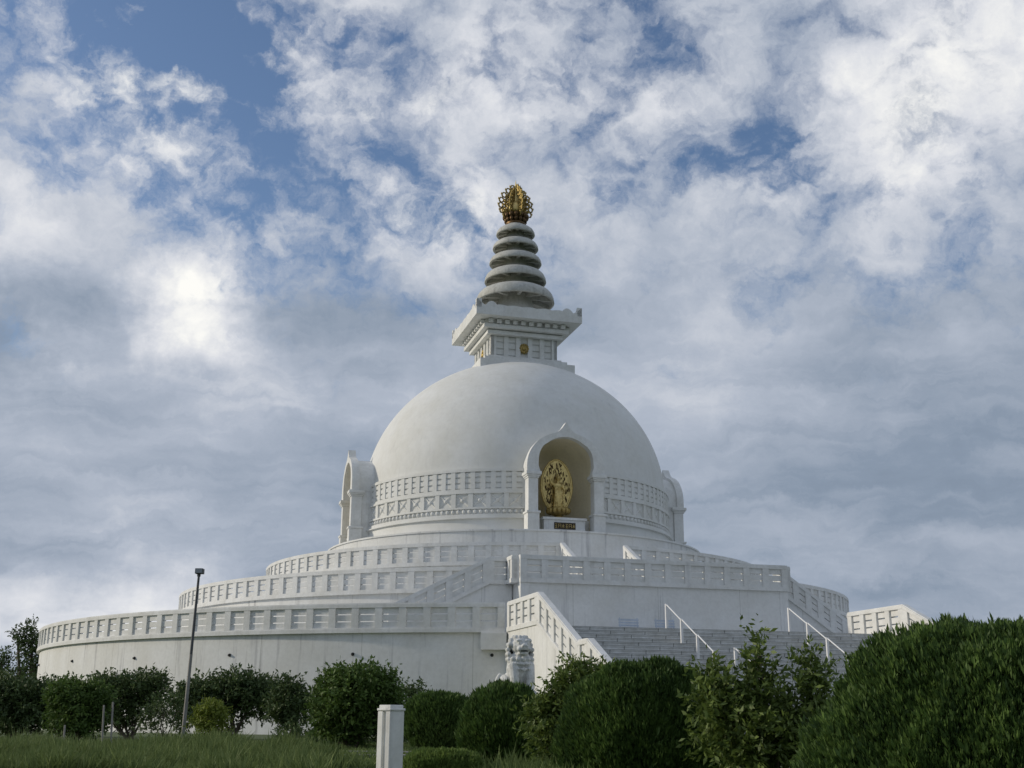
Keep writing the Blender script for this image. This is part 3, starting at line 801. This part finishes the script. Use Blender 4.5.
# floodlight pole
pb = at(183, 733, 36); pt = at(199, 574, 36); pb = Vector((pb.x, pb.y, gz(pb.x, pb.y)))
lp_ = empty('floodlight_pole', pb); tag(lp_, 'slim grey pole with a small floodlight on top in front of the left terrace wall', 'lamp post')
t = pt - pb
m_ = MB(); m_.tube([(0, 0, 0), t * .52], [.06, .048], 12); m_.build('pole', M_POLE, lp_)
m_ = MB(); m_.tube([t * .52, t], [.045, .036], 12); m_.build('upper_pole', M_POLED, lp_)
m_ = MB(); m_.box(-.10, .14, -.13, .1, 0, .16); m_.box(-.05, .05, -.03, .03, -.08, 0); o = m_.build('floodlight', M_POLED, lp_, tuple(t)); bevel(o, .015)
m_ = MB(); m_.box(-.08, .12, -.137, -.131, .02, .14); m_.build('lens', M_GLASS, o)

# whitewashed marker post
mp = at(393, 706, 12); mk = empty('marker_post', (mp.x, 12, gz(mp.x, 12)), rad(-40)); tag(mk, 'short thick whitewashed post with a capped top at the edge of the grass', 'post')
zt = mp.z - mk.location.z
m_ = MB(); m_.box(-.088, .078, -.084, .082, -.05, zt - .045); m_.box(-.094, -.025, -.112, -.08, -.05, zt - .05); m_.box(.02, .078, -.112, -.08, -.05, zt - .05)
bevel(m_.build('shaft', M_MARK, mk), .006)
m_ = MB(); m_.box(-.1, .09, -.12, .088, zt - .045, zt - .022); m_.box(-.085, .072, -.105, .074, zt - .022, zt + .01); bevel(m_.build('cap', M_MARK, mk), .006)
for i, (px, py0, py1, lab) in enumerate(((103, 705, 738, 'thin pale stake standing in tall grass, the left one of a leaning pair'), (112, 702, 738, 'thin pale stake standing in tall grass, the right one of a leaning pair'), (64, 725, 738, 'very short pale stake standing alone in tall grass by the round bush'))):
    p1 = at(px + 1, py0, 24); p0 = at(px, py1, 24); m_ = MB(); gzz = gz(p0.x, 24)
    m_.tube([(0, 0, 0), (p1.x - p0.x, 0, p1.z - gzz)], [.022, .018], 6); o = m_.build('stake', M_CONC, None, (p0.x, 24, gzz)); tag(o, lab, 'stake', 'thin stakes in the tall grass')

# ------------------------------------------------------------------ foliage
def leaves(name, P, D, Lh, Wd, mat, parent=None, nrm=None, loc=(0, 0, 0), tint=None):
    """P base points, D unit directions, one diamond face each"""
    n = len(P); D = D / np.linalg.norm(D, axis=1, keepdims=True)
    r = RNG.normal(size=(n, 3)) if nrm is None else nrm
    A = np.cross(D, r); A /= np.linalg.norm(A, axis=1, keepdims=True) + 1e-9
    Bn = np.cross(A, D)
    Lh = Lh[:, None]; Wd = Wd[:, None]
    V = np.stack([P, P + D * Lh * .5 + A * Wd * .5 - Bn * Wd * .12, P + D * Lh, P + D * Lh * .5 - A * Wd * .5 - Bn * Wd * .12], 1).reshape(-1, 3)
    me = bpy.data.meshes.new(name); me.vertices.add(4 * n); me.loops.add(4 * n); me.polygons.add(n)
    me.vertices.foreach_set('co', V.astype(np.float32).ravel()); me.loops.foreach_set('vertex_index', np.arange(4 * n, dtype=np.int32))
    me.polygons.foreach_set('loop_start', np.arange(0, 4 * n, 4, dtype=np.int32)); me.polygons.foreach_set('loop_total', np.full(n, 4, dtype=np.int32))
    if tint is None: tint = RNG.uniform(0, 1, n)
    a = me.attributes.new('tint', 'FLOAT', 'POINT'); a.data.foreach_set('value', np.repeat(tint, 4).astype(np.float32))
    me.materials.append(mat); me.update(); me.validate()
    o = bpy.data.objects.new(name, me); COL.objects.link(o); o.location = loc
    if parent: o.parent = parent
    return o
def lump(dirs, seed, amp):
    """smooth pseudo-noise on directions"""
    r = np.random.default_rng(seed); out = np.zeros(len(dirs))
    for k in range(14):
        w = r.normal(size=3) * (1.6 + k * .7); out += np.sin(dirs @ w * 1.6 + r.uniform(0, 6)) / (1 + k * .35)
    return 1 + amp * out / 2.2
def cypress(name, c, rx, ry, rz, n, label, cat, group, size=.11, seed=1, mat=None, expo=2.0, loose=0):
    mat = mat or M_THUJA
    g0 = gz(c[0], c[1]); root = empty(name, (c[0], c[1], g0)); tag(root, label, cat, group)
    u = RNG.normal(size=(n, 3)); u /= np.linalg.norm(u, axis=1, keepdims=True); u[:, 2] = np.abs(u[:, 2]) * np.where(RNG.random(n) < .72, 1, -1)
    k = (np.abs(u) ** expo).sum(1) ** (-1 / expo)
    bump_ = lump(u, seed, .06) * lump(u * 3.2, seed + 9, .035)
    rad_ = bump_ * RNG.uniform(.84, 1.0, n) * np.where(RNG.random(n) < .012, 1.035, 1.0)
    P = u * (k * rad_)[:, None] * np.array([rx, ry, rz]) + np.array([0, 0, c[2] - g0])
    P[:, 2] = np.maximum(P[:, 2], .04)
    nb = 5; out = u.copy(); out[:, 2] *= .4
    Pb = np.repeat(P, nb, 0) + RNG.normal(size=(n * nb, 3)) * size * .16
    Dd = np.repeat(out * .55 + np.array([0, 0, 1.0]), nb, 0) + RNG.normal(size=(n * nb, 3)) * .28
    patch = np.clip((lump(u * 2.3, seed + 40, .5) - .6), 0, 1)
    tuft = np.repeat(RNG.uniform(0, .6, n) + patch * .45, nb) + RNG.uniform(0, .2, n * nb) - .1
    Lh = np.repeat(RNG.uniform(.55, 1.25, n) ** 1.3, nb) * size * RNG.uniform(.8, 1.2, n * nb)
    leaves('foliage', Pb, Dd, Lh, Lh * .26, mat, root, tint=tuft)
    # solid core added under the leaves to block light through the plant
    m_ = MB(); q = 40; h = 24; vs = []
    for j in range(h + 1):
        ph = pi * j / h
        for i in range(q):
            t = 2 * pi * i / q; vs.append((sin(ph) * cos(t), sin(ph) * sin(t), cos(ph)))
    V = np.array(vs); kk = (np.abs(V) ** expo).sum(1) ** (-1 / expo) * lump(V, seed, .06) * .88
    V2 = V * kk[:, None] * np.array([rx, ry, rz]) + np.array([0, 0, c[2] - g0]); V2[:, 2] = np.maximum(V2[:, 2], .02)
    m_.add(V2.tolist(), [(j * q + i, (j + 1) * q + i, (j + 1) * q + (i + 1) % q, j * q + (i + 1) % q) for j in range(h) for i in range(q)], True)
    m_.build('light_block_core', mat, root)
    return root
GC = 'clipped cypress bushes in the foreground'
cypress('clipped_bush', (3.70, 9.0, .92), 1.54, 1.37, 1.33, 135000, 'largest dark green clipped bush, filling the lower right corner of the view', 'bush', GC, .062, 3, expo=2.2)
cypress('clipped_bush', (1.55, 14.0, 1.20), .96, .9, .95, 52000, 'wide rounded dark green clipped bush in front of the middle of the grey stairs', 'bush', GC, .08, 12, expo=2.2)
cypress('clipped_bush', (-.08, 20.0, 1.22), .72, .7, .82, 16000, 'bullet shaped dark green clipped bush directly below the stone lion', 'bush', GC, .115, 21, expo=2.2)
cypress('clipped_bush', (-1.50, 26.0, 1.47), .76, .7, .56, 9000, 'smallest ball shaped dark green clipped bush, just right of the white post', 'bush', GC, .12, 31, expo=2.3)

def shrub(name, base, twigs, leaf, mat, label, cat, group=None, trunks=3, tr=.035, seed=1, droop=.3, per=26, crown=None, wr=.42):
    """twigs: list of (x,y,z,r,len,dir); crown: list of (centre, radii, count)"""
    rs = np.random.default_rng(seed); g0 = gz(base[0], base[1]); root = empty(name, (base[0], base[1], g0)); tag(root, label, cat, group)
    b0 = np.array([base[0], base[1], g0])
    P = []; D = []
    tips = []
    for (c, r, n) in crown:
        c = np.array(c) - b0; r = np.array(r); r = np.maximum(r - leaf * 1.7, r * .35)
        u = rs.normal(size=(n, 3)); u /= np.linalg.norm(u, axis=1, keepdims=True)
        rr = rs.uniform(.25, 1, n) ** .45 * lump(u, seed + len(tips), .2)
        q = c + u * rr[:, None] * r
        for s_, dd in zip(q, u): tips.append((s_, dd))
    tw = MB()
    for s_, dd in tips:
        d = dd * .6 + np.array([0, 0, .55]) + rs.normal(size=3) * .35; d /= np.linalg.norm(d)
        ln = leaf * rs.uniform(2.2, 4.5); m_ = per
        t = rs.uniform(0, 1, m_); p = s_ + np.outer(t * ln, d) + rs.normal(size=(m_, 3)) * leaf * .22
        l = d * .5 + rs.normal(size=(m_, 3)) * .75; l[:, 2] -= droop * .3
        P.append(p); D.append(l)
    P = np.concatenate(P); D = np.concatenate(D); P[:, 2] = np.maximum(P[:, 2], .03)
    clump = np.repeat(rs.uniform(0, .6, len(tips)), per) + rs.uniform(0, .4, len(P))
    Lh = leaf * rs.uniform(.6, 1.25, len(P))
    leaves('foliage', P, D, Lh, Lh * wr, mat, root, tint=clump)
    m_ = MB()
    for k in range(trunks):
        ang = 2 * pi * k / max(1, trunks) + rs.uniform(0, 1)
        c, r, n = crown[k % len(crown)]
        e = np.array(c) - b0 + rs.normal(size=3) * np.array(r) * .15
        s0 = np.array([cos(ang) * tr * 2, sin(ang) * tr * 2, -.05]); mid = s0 * .4 + e * .5 + rs.normal(size=3) * .06; mid[2] = e[2] * .5
        m_.tube([s0, mid, e], [tr, tr * .75, tr * .4], 7)
        for q in range(7):
            tt = rs.uniform(.35, .95); p0 = mid * (1 - tt) + e * tt if tt > .5 else s0 * (1 - tt) + mid * tt
            v = rs.normal(size=3); v[2] = abs(v[2]) * .8 + .3; v /= np.linalg.norm(v); L_ = min(r) * rs.uniform(.5, 1.1)
            m_.tube([p0, p0 + v * L_ * .5 + rs.normal(size=3) * .04, p0 + v * L_ * np.array([1.1, 1.1, .8])], [tr * .5, tr * .35, tr * .12], 5)
    m_.build('stem', M_BARK, root)
    return root
# leafy shrubs among the clipped bushes
c1 = at(757, 700, 12); l1 = at(757, 636, 12); l2 = at(812, 643, 12)
def A_(px, py, d, dy=0): v = at(px, py, d); return (v.x, v.y + dy, v.z)
shrub('leafy_shrub', (2.6, 12.0), None, .085, M_LEAF, 'loose leafy shrub with two upright leading shoots between the two largest clipped bushes', 'shrub',
      crown=[(A_(752, 745, 12), (.55, .5, .38), 330), (A_(800, 745, 12), (.5, .5, .38), 270), (A_(728, 718, 12), (.34, .3, .34), 150), (A_(762, 710, 12), (.24, .25, .24), 70), (A_(760, 690, 12), (.17, .17, .26), 36), (A_(757, 666, 12), (.1, .1, .2), 16), (A_(757, 650, 12), (.03, .03, .12), 5),
             (A_(814, 708, 12), (.22, .24, .24), 60), (A_(812, 682, 12), (.16, .16, .2), 34), (A_(812, 664, 12), (.08, .08, .12), 10), (A_(712, 692, 12), (.2, .2, .22), 50)], trunks=8, tr=.014, seed=4, per=13, wr=.38)
shrub('leafy_shrub', (.85, 16.6), None, .085, M_LEAF, 'loose leafy shrub squeezed behind the wide clipped bush, below the white stair wall', 'shrub',
      crown=[(A_(572, 705, 16.6), (.42, .35, .4), 330), (A_(600, 688, 16.6), (.3, .3, .28), 150), (A_(545, 720, 16.6), (.26, .3, .3), 120), (A_(578, 676, 16.6), (.12, .12, .16), 34), (A_(555, 750, 16.6), (.3, .3, .3), 120)], trunks=5, tr=.016, seed=8, per=15, wr=.36)
# round tree and companions by the wall
GT = 'small trees and shrubs along the foot of the wall'
def blob(px, py, hw, hh, d, n, asp=1.0):
    c = at(px, py, d); return ((c.x, c.y, c.z), (hw * d / F / cos(PITCH) * 1.0, hw * d / F * asp, hh * d / F), n)
D9 = 30
shrub('round_tree', (at(356, 720, D9).x, D9), None, .13, M_LEAFM, 'round bright green small tree with several bare stems left of the white post', 'tree', GT,
      crown=[blob(356, 700, 38, 27, D9, 420), blob(345, 690, 26, 18, D9, 160), blob(372, 685, 22, 14, D9, 120), blob(350, 722, 32, 18, D9, 200), blob(385, 700, 14, 14, D9, 80), blob(326, 710, 14, 16, D9, 80), blob(340, 732, 26, 16, D9, 160), blob(372, 730, 22, 16, D9, 120)], trunks=7, tr=.045, seed=2, per=18)
shrub('small_tree', (at(404, 720, 36).x, 36), None, .12, M_LEAFD, 'sparse flat topped twiggy tree behind the white post', 'tree', GT,
      crown=[blob(402, 697, 20, 7, 36, 60), blob(412, 694, 10, 4, 36, 24), blob(398, 708, 14, 6, 36, 24)], trunks=3, tr=.03, seed=33, per=12)
shrub('dark_shrub', (at(288, 720, 38).x, 38), None, .14, M_LEAFD, 'dark conical shrub with ragged outline just left of the round tree', 'shrub', GT,
      crown=[blob(290, 708, 22, 19, 38, 190), blob(288, 692, 12, 14, 38, 60), blob(276, 712, 10, 12, 38, 40), blob(304, 705, 9, 10, 38, 30), blob(290, 724, 14, 9, 38, 50)], trunks=4, tr=.03, seed=5, per=15)
shrub('spreading_tree', (at(235, 722, 41).x, 41), None, .16, M_LEAFD, 'broad spreading dark tree with many slanting stems behind the pole', 'tree', GT,
      crown=[blob(236, 696, 34, 14, 41, 240), blob(205, 695, 22, 13, 41, 120), blob(262, 697, 26, 13, 41, 140), blob(185, 703, 14, 12, 41, 60), blob(240, 686, 24, 8, 41, 80), blob(212, 712, 30, 15, 41, 160), blob(258, 710, 26, 15, 41, 120), blob(190, 722, 22, 12, 41, 80)], trunks=9, tr=.055, seed=6, per=15)
shrub('thin_shrub', (at(166, 722, 37).x, 37), None, .11, M_LEAFD, 'thin see-through shrub just left of the pole', 'shrub', GT,
      crown=[blob(165, 714, 22, 16, 37, 120), blob(150, 722, 16, 12, 37, 60), blob(176, 705, 8, 9, 37, 24)], trunks=4, tr=.02, seed=7, per=9)
shrub('flat_topped_tree', (at(132, 722, 43).x, 43), None, .16, M_LEAFD, 'flat topped dark tree left of the pole against the white wall', 'tree', GT,
      crown=[blob(130, 690, 34, 10, 43, 220), blob(108, 692, 18, 11, 43, 90), blob(150, 687, 18, 8, 43, 90), blob(118, 706, 32, 14, 43, 170), blob(145, 705, 20, 12, 43, 80), blob(112, 722, 26, 12, 43, 90)], trunks=6, tr=.05, seed=9, per=14)
shrub('round_bush', (at(78, 722, 31).x, 31), None, .12, M_LEAFM, 'rounded mid green bush beside the two leaning stakes', 'bush', GT,
      crown=[blob(78, 708, 30, 20, 31, 380), blob(70, 698, 18, 14, 31, 120), blob(92, 704, 18, 14, 31, 120), blob(78, 728, 30, 10, 31, 160)], trunks=5, tr=.03, seed=10, per=18)
shrub('dark_bush', (at(18, 722, 36).x, 36), None, .14, M_LEAFD, 'dense dark bush at the left edge of the view', 'bush', GT,
      crown=[blob(12, 706, 36, 22, 36, 420), blob(38, 704, 22, 18, 36, 180), blob(-10, 700, 26, 22, 36, 160), blob(20, 726, 40, 10, 36, 160)], trunks=5, tr=.03, seed=11, per=18)
shrub('dark_bush', (at(60, 715, 46).x, 46), None, .16, M_LEAFD, 'low dark bush behind the rounded mid green bush', 'bush', GT,
      crown=[blob(55, 700, 26, 17, 46, 200), blob(95, 700, 24, 16, 46, 160), blob(75, 716, 40, 12, 46, 160)], trunks=4, tr=.04, seed=13, per=14)
shrub('yellow_shrub', (at(211, 724, 34).x, 34), None, .09, M_YEL, 'small yellow green shrub just right of the pole', 'shrub', GT,
      crown=[blob(211, 722, 18, 17, 34, 230), blob(209, 713, 11, 10, 34, 70)], trunks=3, tr=.02, seed=14, per=16)
shrub('low_bush', (at(310, 745, 33).x, 33), None, .12, M_LEAFD, 'low dark ground hugging bush between the tall grass and the round tree', 'bush', GT,
      crown=[blob(300, 743, 26, 7, 33, 110), blob(340, 745, 26, 6, 33, 110), blob(395, 740, 18, 9, 33, 80)], trunks=3, tr=.015, seed=15, per=14)
# far trees at the left
shrub('tall_tree', (at(30, 690, 112).x, 112), None, .34, M_LEAFD, 'tall dark tree rising beyond the left end of the lowest terrace', 'tree', 'distant trees at the left edge',
      crown=[blob(28, 650, 12, 14, 112, 60), blob(32, 632, 10, 8, 112, 36), blob(20, 640, 9, 7, 112, 30), blob(32, 668, 14, 12, 112, 60), blob(24, 682, 18, 10, 112, 60), blob(42, 650, 10, 16, 112, 40)], trunks=5, tr=.22, seed=16, per=12)
shrub('distant_tree', (at(5, 690, 130).x, 130), None, .36, M_LEAFD, 'shorter dark tree at the very left edge, beyond the terrace', 'tree', 'distant trees at the left edge',
      crown=[blob(4, 662, 9, 8, 130, 36), blob(-8, 668, 12, 12, 130, 36), blob(8, 678, 16, 9, 130, 60)], trunks=4, tr=.2, seed=17, per=12)
# far wood along the horizon
rs = np.random.default_rng(50); P = []; 
ang = np.concatenate([rs.uniform(-60, -18, 16000), rs.uniform(16, 60, 16000)]); dist = rs.uniform(230, 330, len(ang))
x = np.sin(np.radians(ang)) * dist; y = np.cos(np.radians(ang)) * dist
hh = 5 + 3.0 * np.sin(ang * 1.7) + 2 * np.sin(ang * 5.3 + 1)
P = np.stack([x, y, .8 + rs.uniform(0, 1, len(x)) ** .7 * np.maximum(hh, 2.5)], 1)
o = leaves('distant_wood', P, rs.normal(size=P.shape) + [0, 0, .6], rs.uniform(1, 2.4, len(x)), rs.uniform(.8, 1.6, len(x)), M_LEAFD); tag(o, 'low dark line of far trees on the horizon', 'woodland', kind='stuff')

# grass
def grass(name, n, x0, x1, y0, y1, h0, h1, mat, label, seed, wd=.012, dens=None, lean=.25):
    rs = np.random.default_rng(seed); x = rs.uniform(x0, x1, n); y = rs.uniform(y0, y1, n)
    if dens is not None:
        k = dens(x, y) > rs.uniform(0, 1, n); x, y = x[k], y[k]
    z = np.array([gz(a, b_) for a, b_ in zip(x, y)]) - .02; n = len(x)
    cl = .5 + .5 * np.sin(x * 1.9 + np.sin(y * 1.3) * 2) * np.sin(y * 1.1 + 1.2 * np.sin(x * .7)); 
    H = h0 + (h1 - h0) * np.clip(cl * .6 + rs.uniform(0, .5, n), 0, 1) * np.where(rs.random(n) < .04, 1.5, 1)
    H = H * (.72 + .5 * (np.sin(x * 5.1 + 2 * np.sin(y * 3.3)) * np.sin(y * 4.7 + x) * .5 + .5))
    D = np.stack([rs.normal(size=n) * lean, rs.normal(size=n) * lean, np.ones(n)], 1)
    P = np.stack([x, y, z], 1)
    # leaning stalk plus a bent upper part
    P2 = P + D / np.linalg.norm(D, axis=1, keepdims=True) * (H * .55)[:, None]; D2 = D + np.stack([rs.normal(size=n) * .5, rs.normal(size=n) * .5, np.zeros(n)], 1)
    face = np.tile(np.array([[0, -1., 0]]), (2 * n, 1)) + rs.normal(size=(2 * n, 3)) * .4
    tt = rs.uniform(0, .8, n)
    o = leaves(name, np.concatenate([P, P2]), np.concatenate([D, D2]), np.concatenate([H, H * .75]), np.full(2 * n, wd), mat, nrm=face, tint=np.concatenate([tt * .7, tt + .2]))
    tag(o, label, 'grass', kind='stuff')
grass('tall_grass', 110000, -11, -1.6, 13.5, 21.5, .22, .42, M_GRASS, 'tall uncut grass in front of the wall at the left', 61, .014, lambda x, y: np.clip((-x - .148 * y + .25 * np.sin(y * 2)) / 1.2, 0, 1))
grass('short_grass', 60000, -16, 4, 19, 34, .06, .16, M_GRASS, 'short grass between the path and the bushes', 62, .02)
grass('tall_grass', 1500, -.3, .75, 12.5, 15, .12, .40, M_GRASS, 'tufts of uncut grass under the bullet shaped bush', 63, .014)
# low pale hedge in front of the ball bush
cc = at(444, 750, 14)
cypress('low_hedge', (cc.x, 14, cc.z - .30), .42, .5, .27, 9000, 'low bright green hedge at the bottom between white post and bullet shaped bush', 'hedge', None, .05, 71, mat=M_HEDGE, expo=4)

# ------------------------------------------------------------------ sun and sky
SUNV = Vector((-.99, .09, math.tan(rad(20)))).normalized()
sl = bpy.data.lights.new('sun', 'SUN'); sl.energy = 2.3; sl.angle = rad(3); sl.color = (1, .9, .74)
so = bpy.data.objects.new('sun', sl); COL.objects.link(so); so.rotation_euler = SUNV.to_track_quat('Z', 'Y').to_euler()
w = bpy.data.worlds.new('World'); S.world = w; w.use_nodes = True; nt = w.node_tree
bg = nt.nodes['Background']; bg.inputs[1].default_value = .10
sky = N(nt, 'ShaderNodeTexSky', sky_type='NISHITA', sun_disc=False, sun_elevation=rad(20), sun_rotation=atan2(SUNV.x, SUNV.y), air_density=1.0, dust_density=1.0, ozone_density=1.5)
tc = nt.nodes.new('ShaderNodeTexCoord').outputs['Generated']
def math_(op, a, b_=None, c=None, clamp=False):
    n = N(nt, 'ShaderNodeMath', operation=op, use_clamp=clamp)
    for i, x in enumerate((a, b_, c)):
        if x is None: continue
        if hasattr(x, 'is_output'): nt.links.new(x, n.inputs[i])
        else: n.inputs[i].default_value = x
    return n.outputs[0]
sx = N(nt, 'ShaderNodeSeparateXYZ'); nt.links.new(tc, sx.inputs[0])
zz = math_('ADD', math_('MAXIMUM', sx.outputs[2], 0), .2)
cx = N(nt, 'ShaderNodeCombineXYZ'); nt.links.new(math_('DIVIDE', sx.outputs[0], zz), cx.inputs[0]); nt.links.new(math_('DIVIDE', sx.outputs[1], zz), cx.inputs[1])
pl = cx.outputs[0]
def smooth(x, a, b_):
    n = N(nt, 'ShaderNodeMapRange', interpolation_type='SMOOTHSTEP'); nt.links.new(x, n.inputs[0]); n.inputs[1].default_value = a; n.inputs[2].default_value = b_; return n.outputs[0]
def blobs(lst):
    tot = None
    for (px, py, r, amp) in lst:
        d = view_dir(px, py).normalized(); dn = N(nt, 'ShaderNodeVectorMath', operation='DISTANCE'); nt.links.new(WARP, dn.inputs[0]); dn.inputs[1].default_value = d
        q = math_('DIVIDE', dn.outputs['Value'], r / F); g = math_('MULTIPLY', math_('EXPONENT', math_('MULTIPLY', math_('MULTIPLY', q, q), -1.0)), amp)
        tot = g if tot is None else math_('ADD', tot, g)
    return tot
# warped direction so that bright and clear areas get ragged edges
wn = N(nt, 'ShaderNodeTexNoise', ins={'Scale': 9.0, 'Detail': 6.0, 'Roughness': .62}); nt.links.new(tc, wn.inputs['Vector'])
ws = N(nt, 'ShaderNodeVectorMath', operation='SUBTRACT'); nt.links.new(wn.outputs['Color'], ws.inputs[0]); ws.inputs[1].default_value = (.5, .5, .5)
wm = N(nt, 'ShaderNodeVectorMath', operation='SCALE'); nt.links.new(ws.outputs[0], wm.inputs[0]); wm.inputs['Scale'].default_value = .15
wa = N(nt, 'ShaderNodeVectorMath', operation='ADD'); nt.links.new(tc, wa.inputs[0]); nt.links.new(wm.outputs[0], wa.inputs[1]); WARP = wa.outputs[0]
clear = blobs([(185, 15, 70, .36), (70, -20, 90, .34), (220, 70, 50, .22), (120, 112, 50, .16), (330, 190, 90, .21), (200, 218, 80, .25), (280, 125, 80, .17), (100, 165, 40, .08), (420, 225, 50, .10), (640, 30, 80, .17), (690, 180, 60, .14), (785, 150, 40, .15), (720, 80, 70, .10), (600, 180, 50, .08), (310, 20, 70, .10), (400, 60, 60, .10), (480, 130, 40, .05), (820, 60, 50, .05)])
lowfill = math_('MULTIPLY', math_('SUBTRACT', 1.0, smooth(sx.outputs[2], .18, .42)), .28)
def puffy(vec, scale, detail, rough):
    n = N(nt, 'ShaderNodeTexVoronoi', feature='F1', normalize=True, ins={'Scale': scale, 'Detail': detail, 'Roughness': rough}); nt.links.new(vec, n.inputs['Vector'])
    return math_('SUBTRACT', 1.0, n.outputs['Distance'])
wn2 = N(nt, 'ShaderNodeTexNoise', ins={'Scale': 18.0, 'Detail': 7.0, 'Roughness': .62}); nt.links.new(tc, wn2.inputs['Vector'])
w2 = N(nt, 'ShaderNodeVectorMath', operation='SUBTRACT'); nt.links.new(wn2.outputs['Color'], w2.inputs[0]); w2.inputs[1].default_value = (.5, .5, .5)
w3 = N(nt, 'ShaderNodeVectorMath', operation='SCALE'); nt.links.new(w2.outputs[0], w3.inputs[0]); w3.inputs['Scale'].default_value = .06
w4 = N(nt, 'ShaderNodeVectorMath', operation='ADD'); nt.links.new(tc, w4.inputs[0]); nt.links.new(w3.outputs[0], w4.inputs[1])
iso = mapping(nt, w4.outputs[0], (1, 1, 1.45), (.7, .2, .4))
puff = noise(nt, iso, 5.0, 8, .60, 0)
puffs = puffy(iso, 13.0, 2, .55)
lump_ = noise(nt, mapping(nt, w4.outputs[0], (1, 1, 1.3), (5.2, 1.3, 2.2)), 15.0, 9, .60, 0)
small_ = noise(nt, mapping(nt, w4.outputs[0], (1, 1, 1.3), (2.2, 9.3, 4.2)), 30.0, 7, .60, 0)
den = math_('ADD', math_('ADD', math_('ADD', math_('ADD', math_('MULTIPLY', puff, .60), math_('MULTIPLY', puffs, .34)), math_('MULTIPLY', lump_, .85)), math_('MULTIPLY', clear, -.92)), lowfill)
den = math_('ADD', den, math_('MULTIPLY', math_('SUBTRACT', small_, .5), .62))
cover = smooth(den, .62, 1.02)
# brightness of the cloud layer
bright = blobs([(185, 315, 45, .42), (195, 290, 90, .20), (20, 215, 70, .34), (90, 85, 50, .20), (160, 150, 45, .22), (180, 95, 40, .16), (375, 105, 36, .30), (300, 70, 50, .16), (445, 95, 34, .26), (470, 225, 60, .34), (400, 245, 50, .18), (360, 0, 50, .18), (500, 60, 60, .22), (560, 110, 60, .12), (610, 230, 60, .12), (650, 110, 50, .14), (770, 190, 45, .16), (720, 60, 40, .08), (970, 40, 90, .34), (920, 110, 60, .26), (880, 170, 60, .14), (1010, 150, 60, .12), (880, 265, 40, .14), (940, 330, 60, .08), (740, 340, 60, .12), (110, 614, 50, .34), (0, 614, 50, .24), (200, 614, 36, .24), (30, 345, 30, .22), (75, 365, 26, .14), (275, 395, 30, .12), (640, 350, 60, .08),
                (60, 440, 120, -.05), (330, 440, 130, -.05), (920, 440, 150, -.09), (960, 560, 130, -.05), (340, 310, 70, -.08), (740, 500, 120, -.03), (190, 365, 70, .12), (780, 350, 90, .06), (640, 440, 80, .05), (120, 480, 80, .05), (40, 300, 50, -.14), (130, 420, 80, -.05), (30, 120, 40, -.08), (600, 300, 60, -.05)])
streak = noise(nt, mapping(nt, pl, (.6, 1.0, 1), (1.3, 8, 5)), 2.2, 8, .56, .3)
fine = math_('ADD', math_('MULTIPLY', lump_, .7), math_('MULTIPLY', small_, .3))
back = math_('MULTIPLY', smooth(math_('MULTIPLY', sx.outputs[1], -1.0), -.25, .6), BACK := -.02)
up_ = math_('MULTIPLY', smooth(sx.outputs[2], .6, .9), .02)
hi = smooth(sx.outputs[2], .24, .46)
band = noise(nt, mapping(nt, w4.outputs[0], (1.6, 1.6, 11.0), (4, 2, 1)), 2.2, 8, .58, .3)
lowm = math_('SUBTRACT', 1.0, hi)
tex = math_('ADD', math_('ADD', math_('MULTIPLY', math_('SUBTRACT', streak, .5), math_('SUBTRACT', .45, math_('MULTIPLY', hi, .3))), math_('MULTIPLY', math_('SUBTRACT', band, .50), math_('MULTIPLY', lowm, .70))), math_('MULTIPLY', math_('ADD', math_('MULTIPLY', math_('SUBTRACT', fine, .5), 1.1), math_('MULTIPLY', math_('SUBTRACT', puffs, .62), .5)), math_('ADD', .16, math_('MULTIPLY', hi, .75))))
thin = math_('MULTIPLY', math_('MULTIPLY', math_('SUBTRACT', 1.0, cover), hi), .25)   # thin edges of the puffs glow
br = math_('ADD', math_('ADD', tex, thin), bright)
br = math_('ADD', math_('ADD', br, math_('ADD', back, up_)), .41)
cr = ramp(nt, br, [(.0, (1.8, 2.3, 3.05)), (.25, (2.5, 3.1, 4.0)), (.5, (4.3, 4.8, 5.7)), (.75, (7.0, 7.2, 7.7)), (1.0, (9.9, 9.8, 9.4))])
# thin cloud edges let the blue through
fac = cover
skyb = N(nt, 'ShaderNodeVectorMath', operation='MULTIPLY'); nt.links.new(sky.outputs[0], skyb.inputs[0]); skyb.inputs[1].default_value = (1.0, 1.08, 1.22)
mx = nt.nodes.new('ShaderNodeMix'); mx.data_type = 'RGBA'; nt.links.new(fac, mx.inputs[0]); nt.links.new(skyb.outputs[0], mx.inputs[6]); nt.links.new(cr.outputs[0], mx.inputs[7])
nt.links.new(mx.outputs[2], bg.inputs[0])
w.cycles.sampling_method = 'MANUAL'; w.cycles.sample_map_resolution = 1024

vs_ = S.view_settings; vs_.view_transform = 'Standard'; vs_.look = 'None'; vs_.exposure = .0; vs_.gamma = 1; vs_.use_curve_mapping = False
S.render.engine = 'CYCLES'
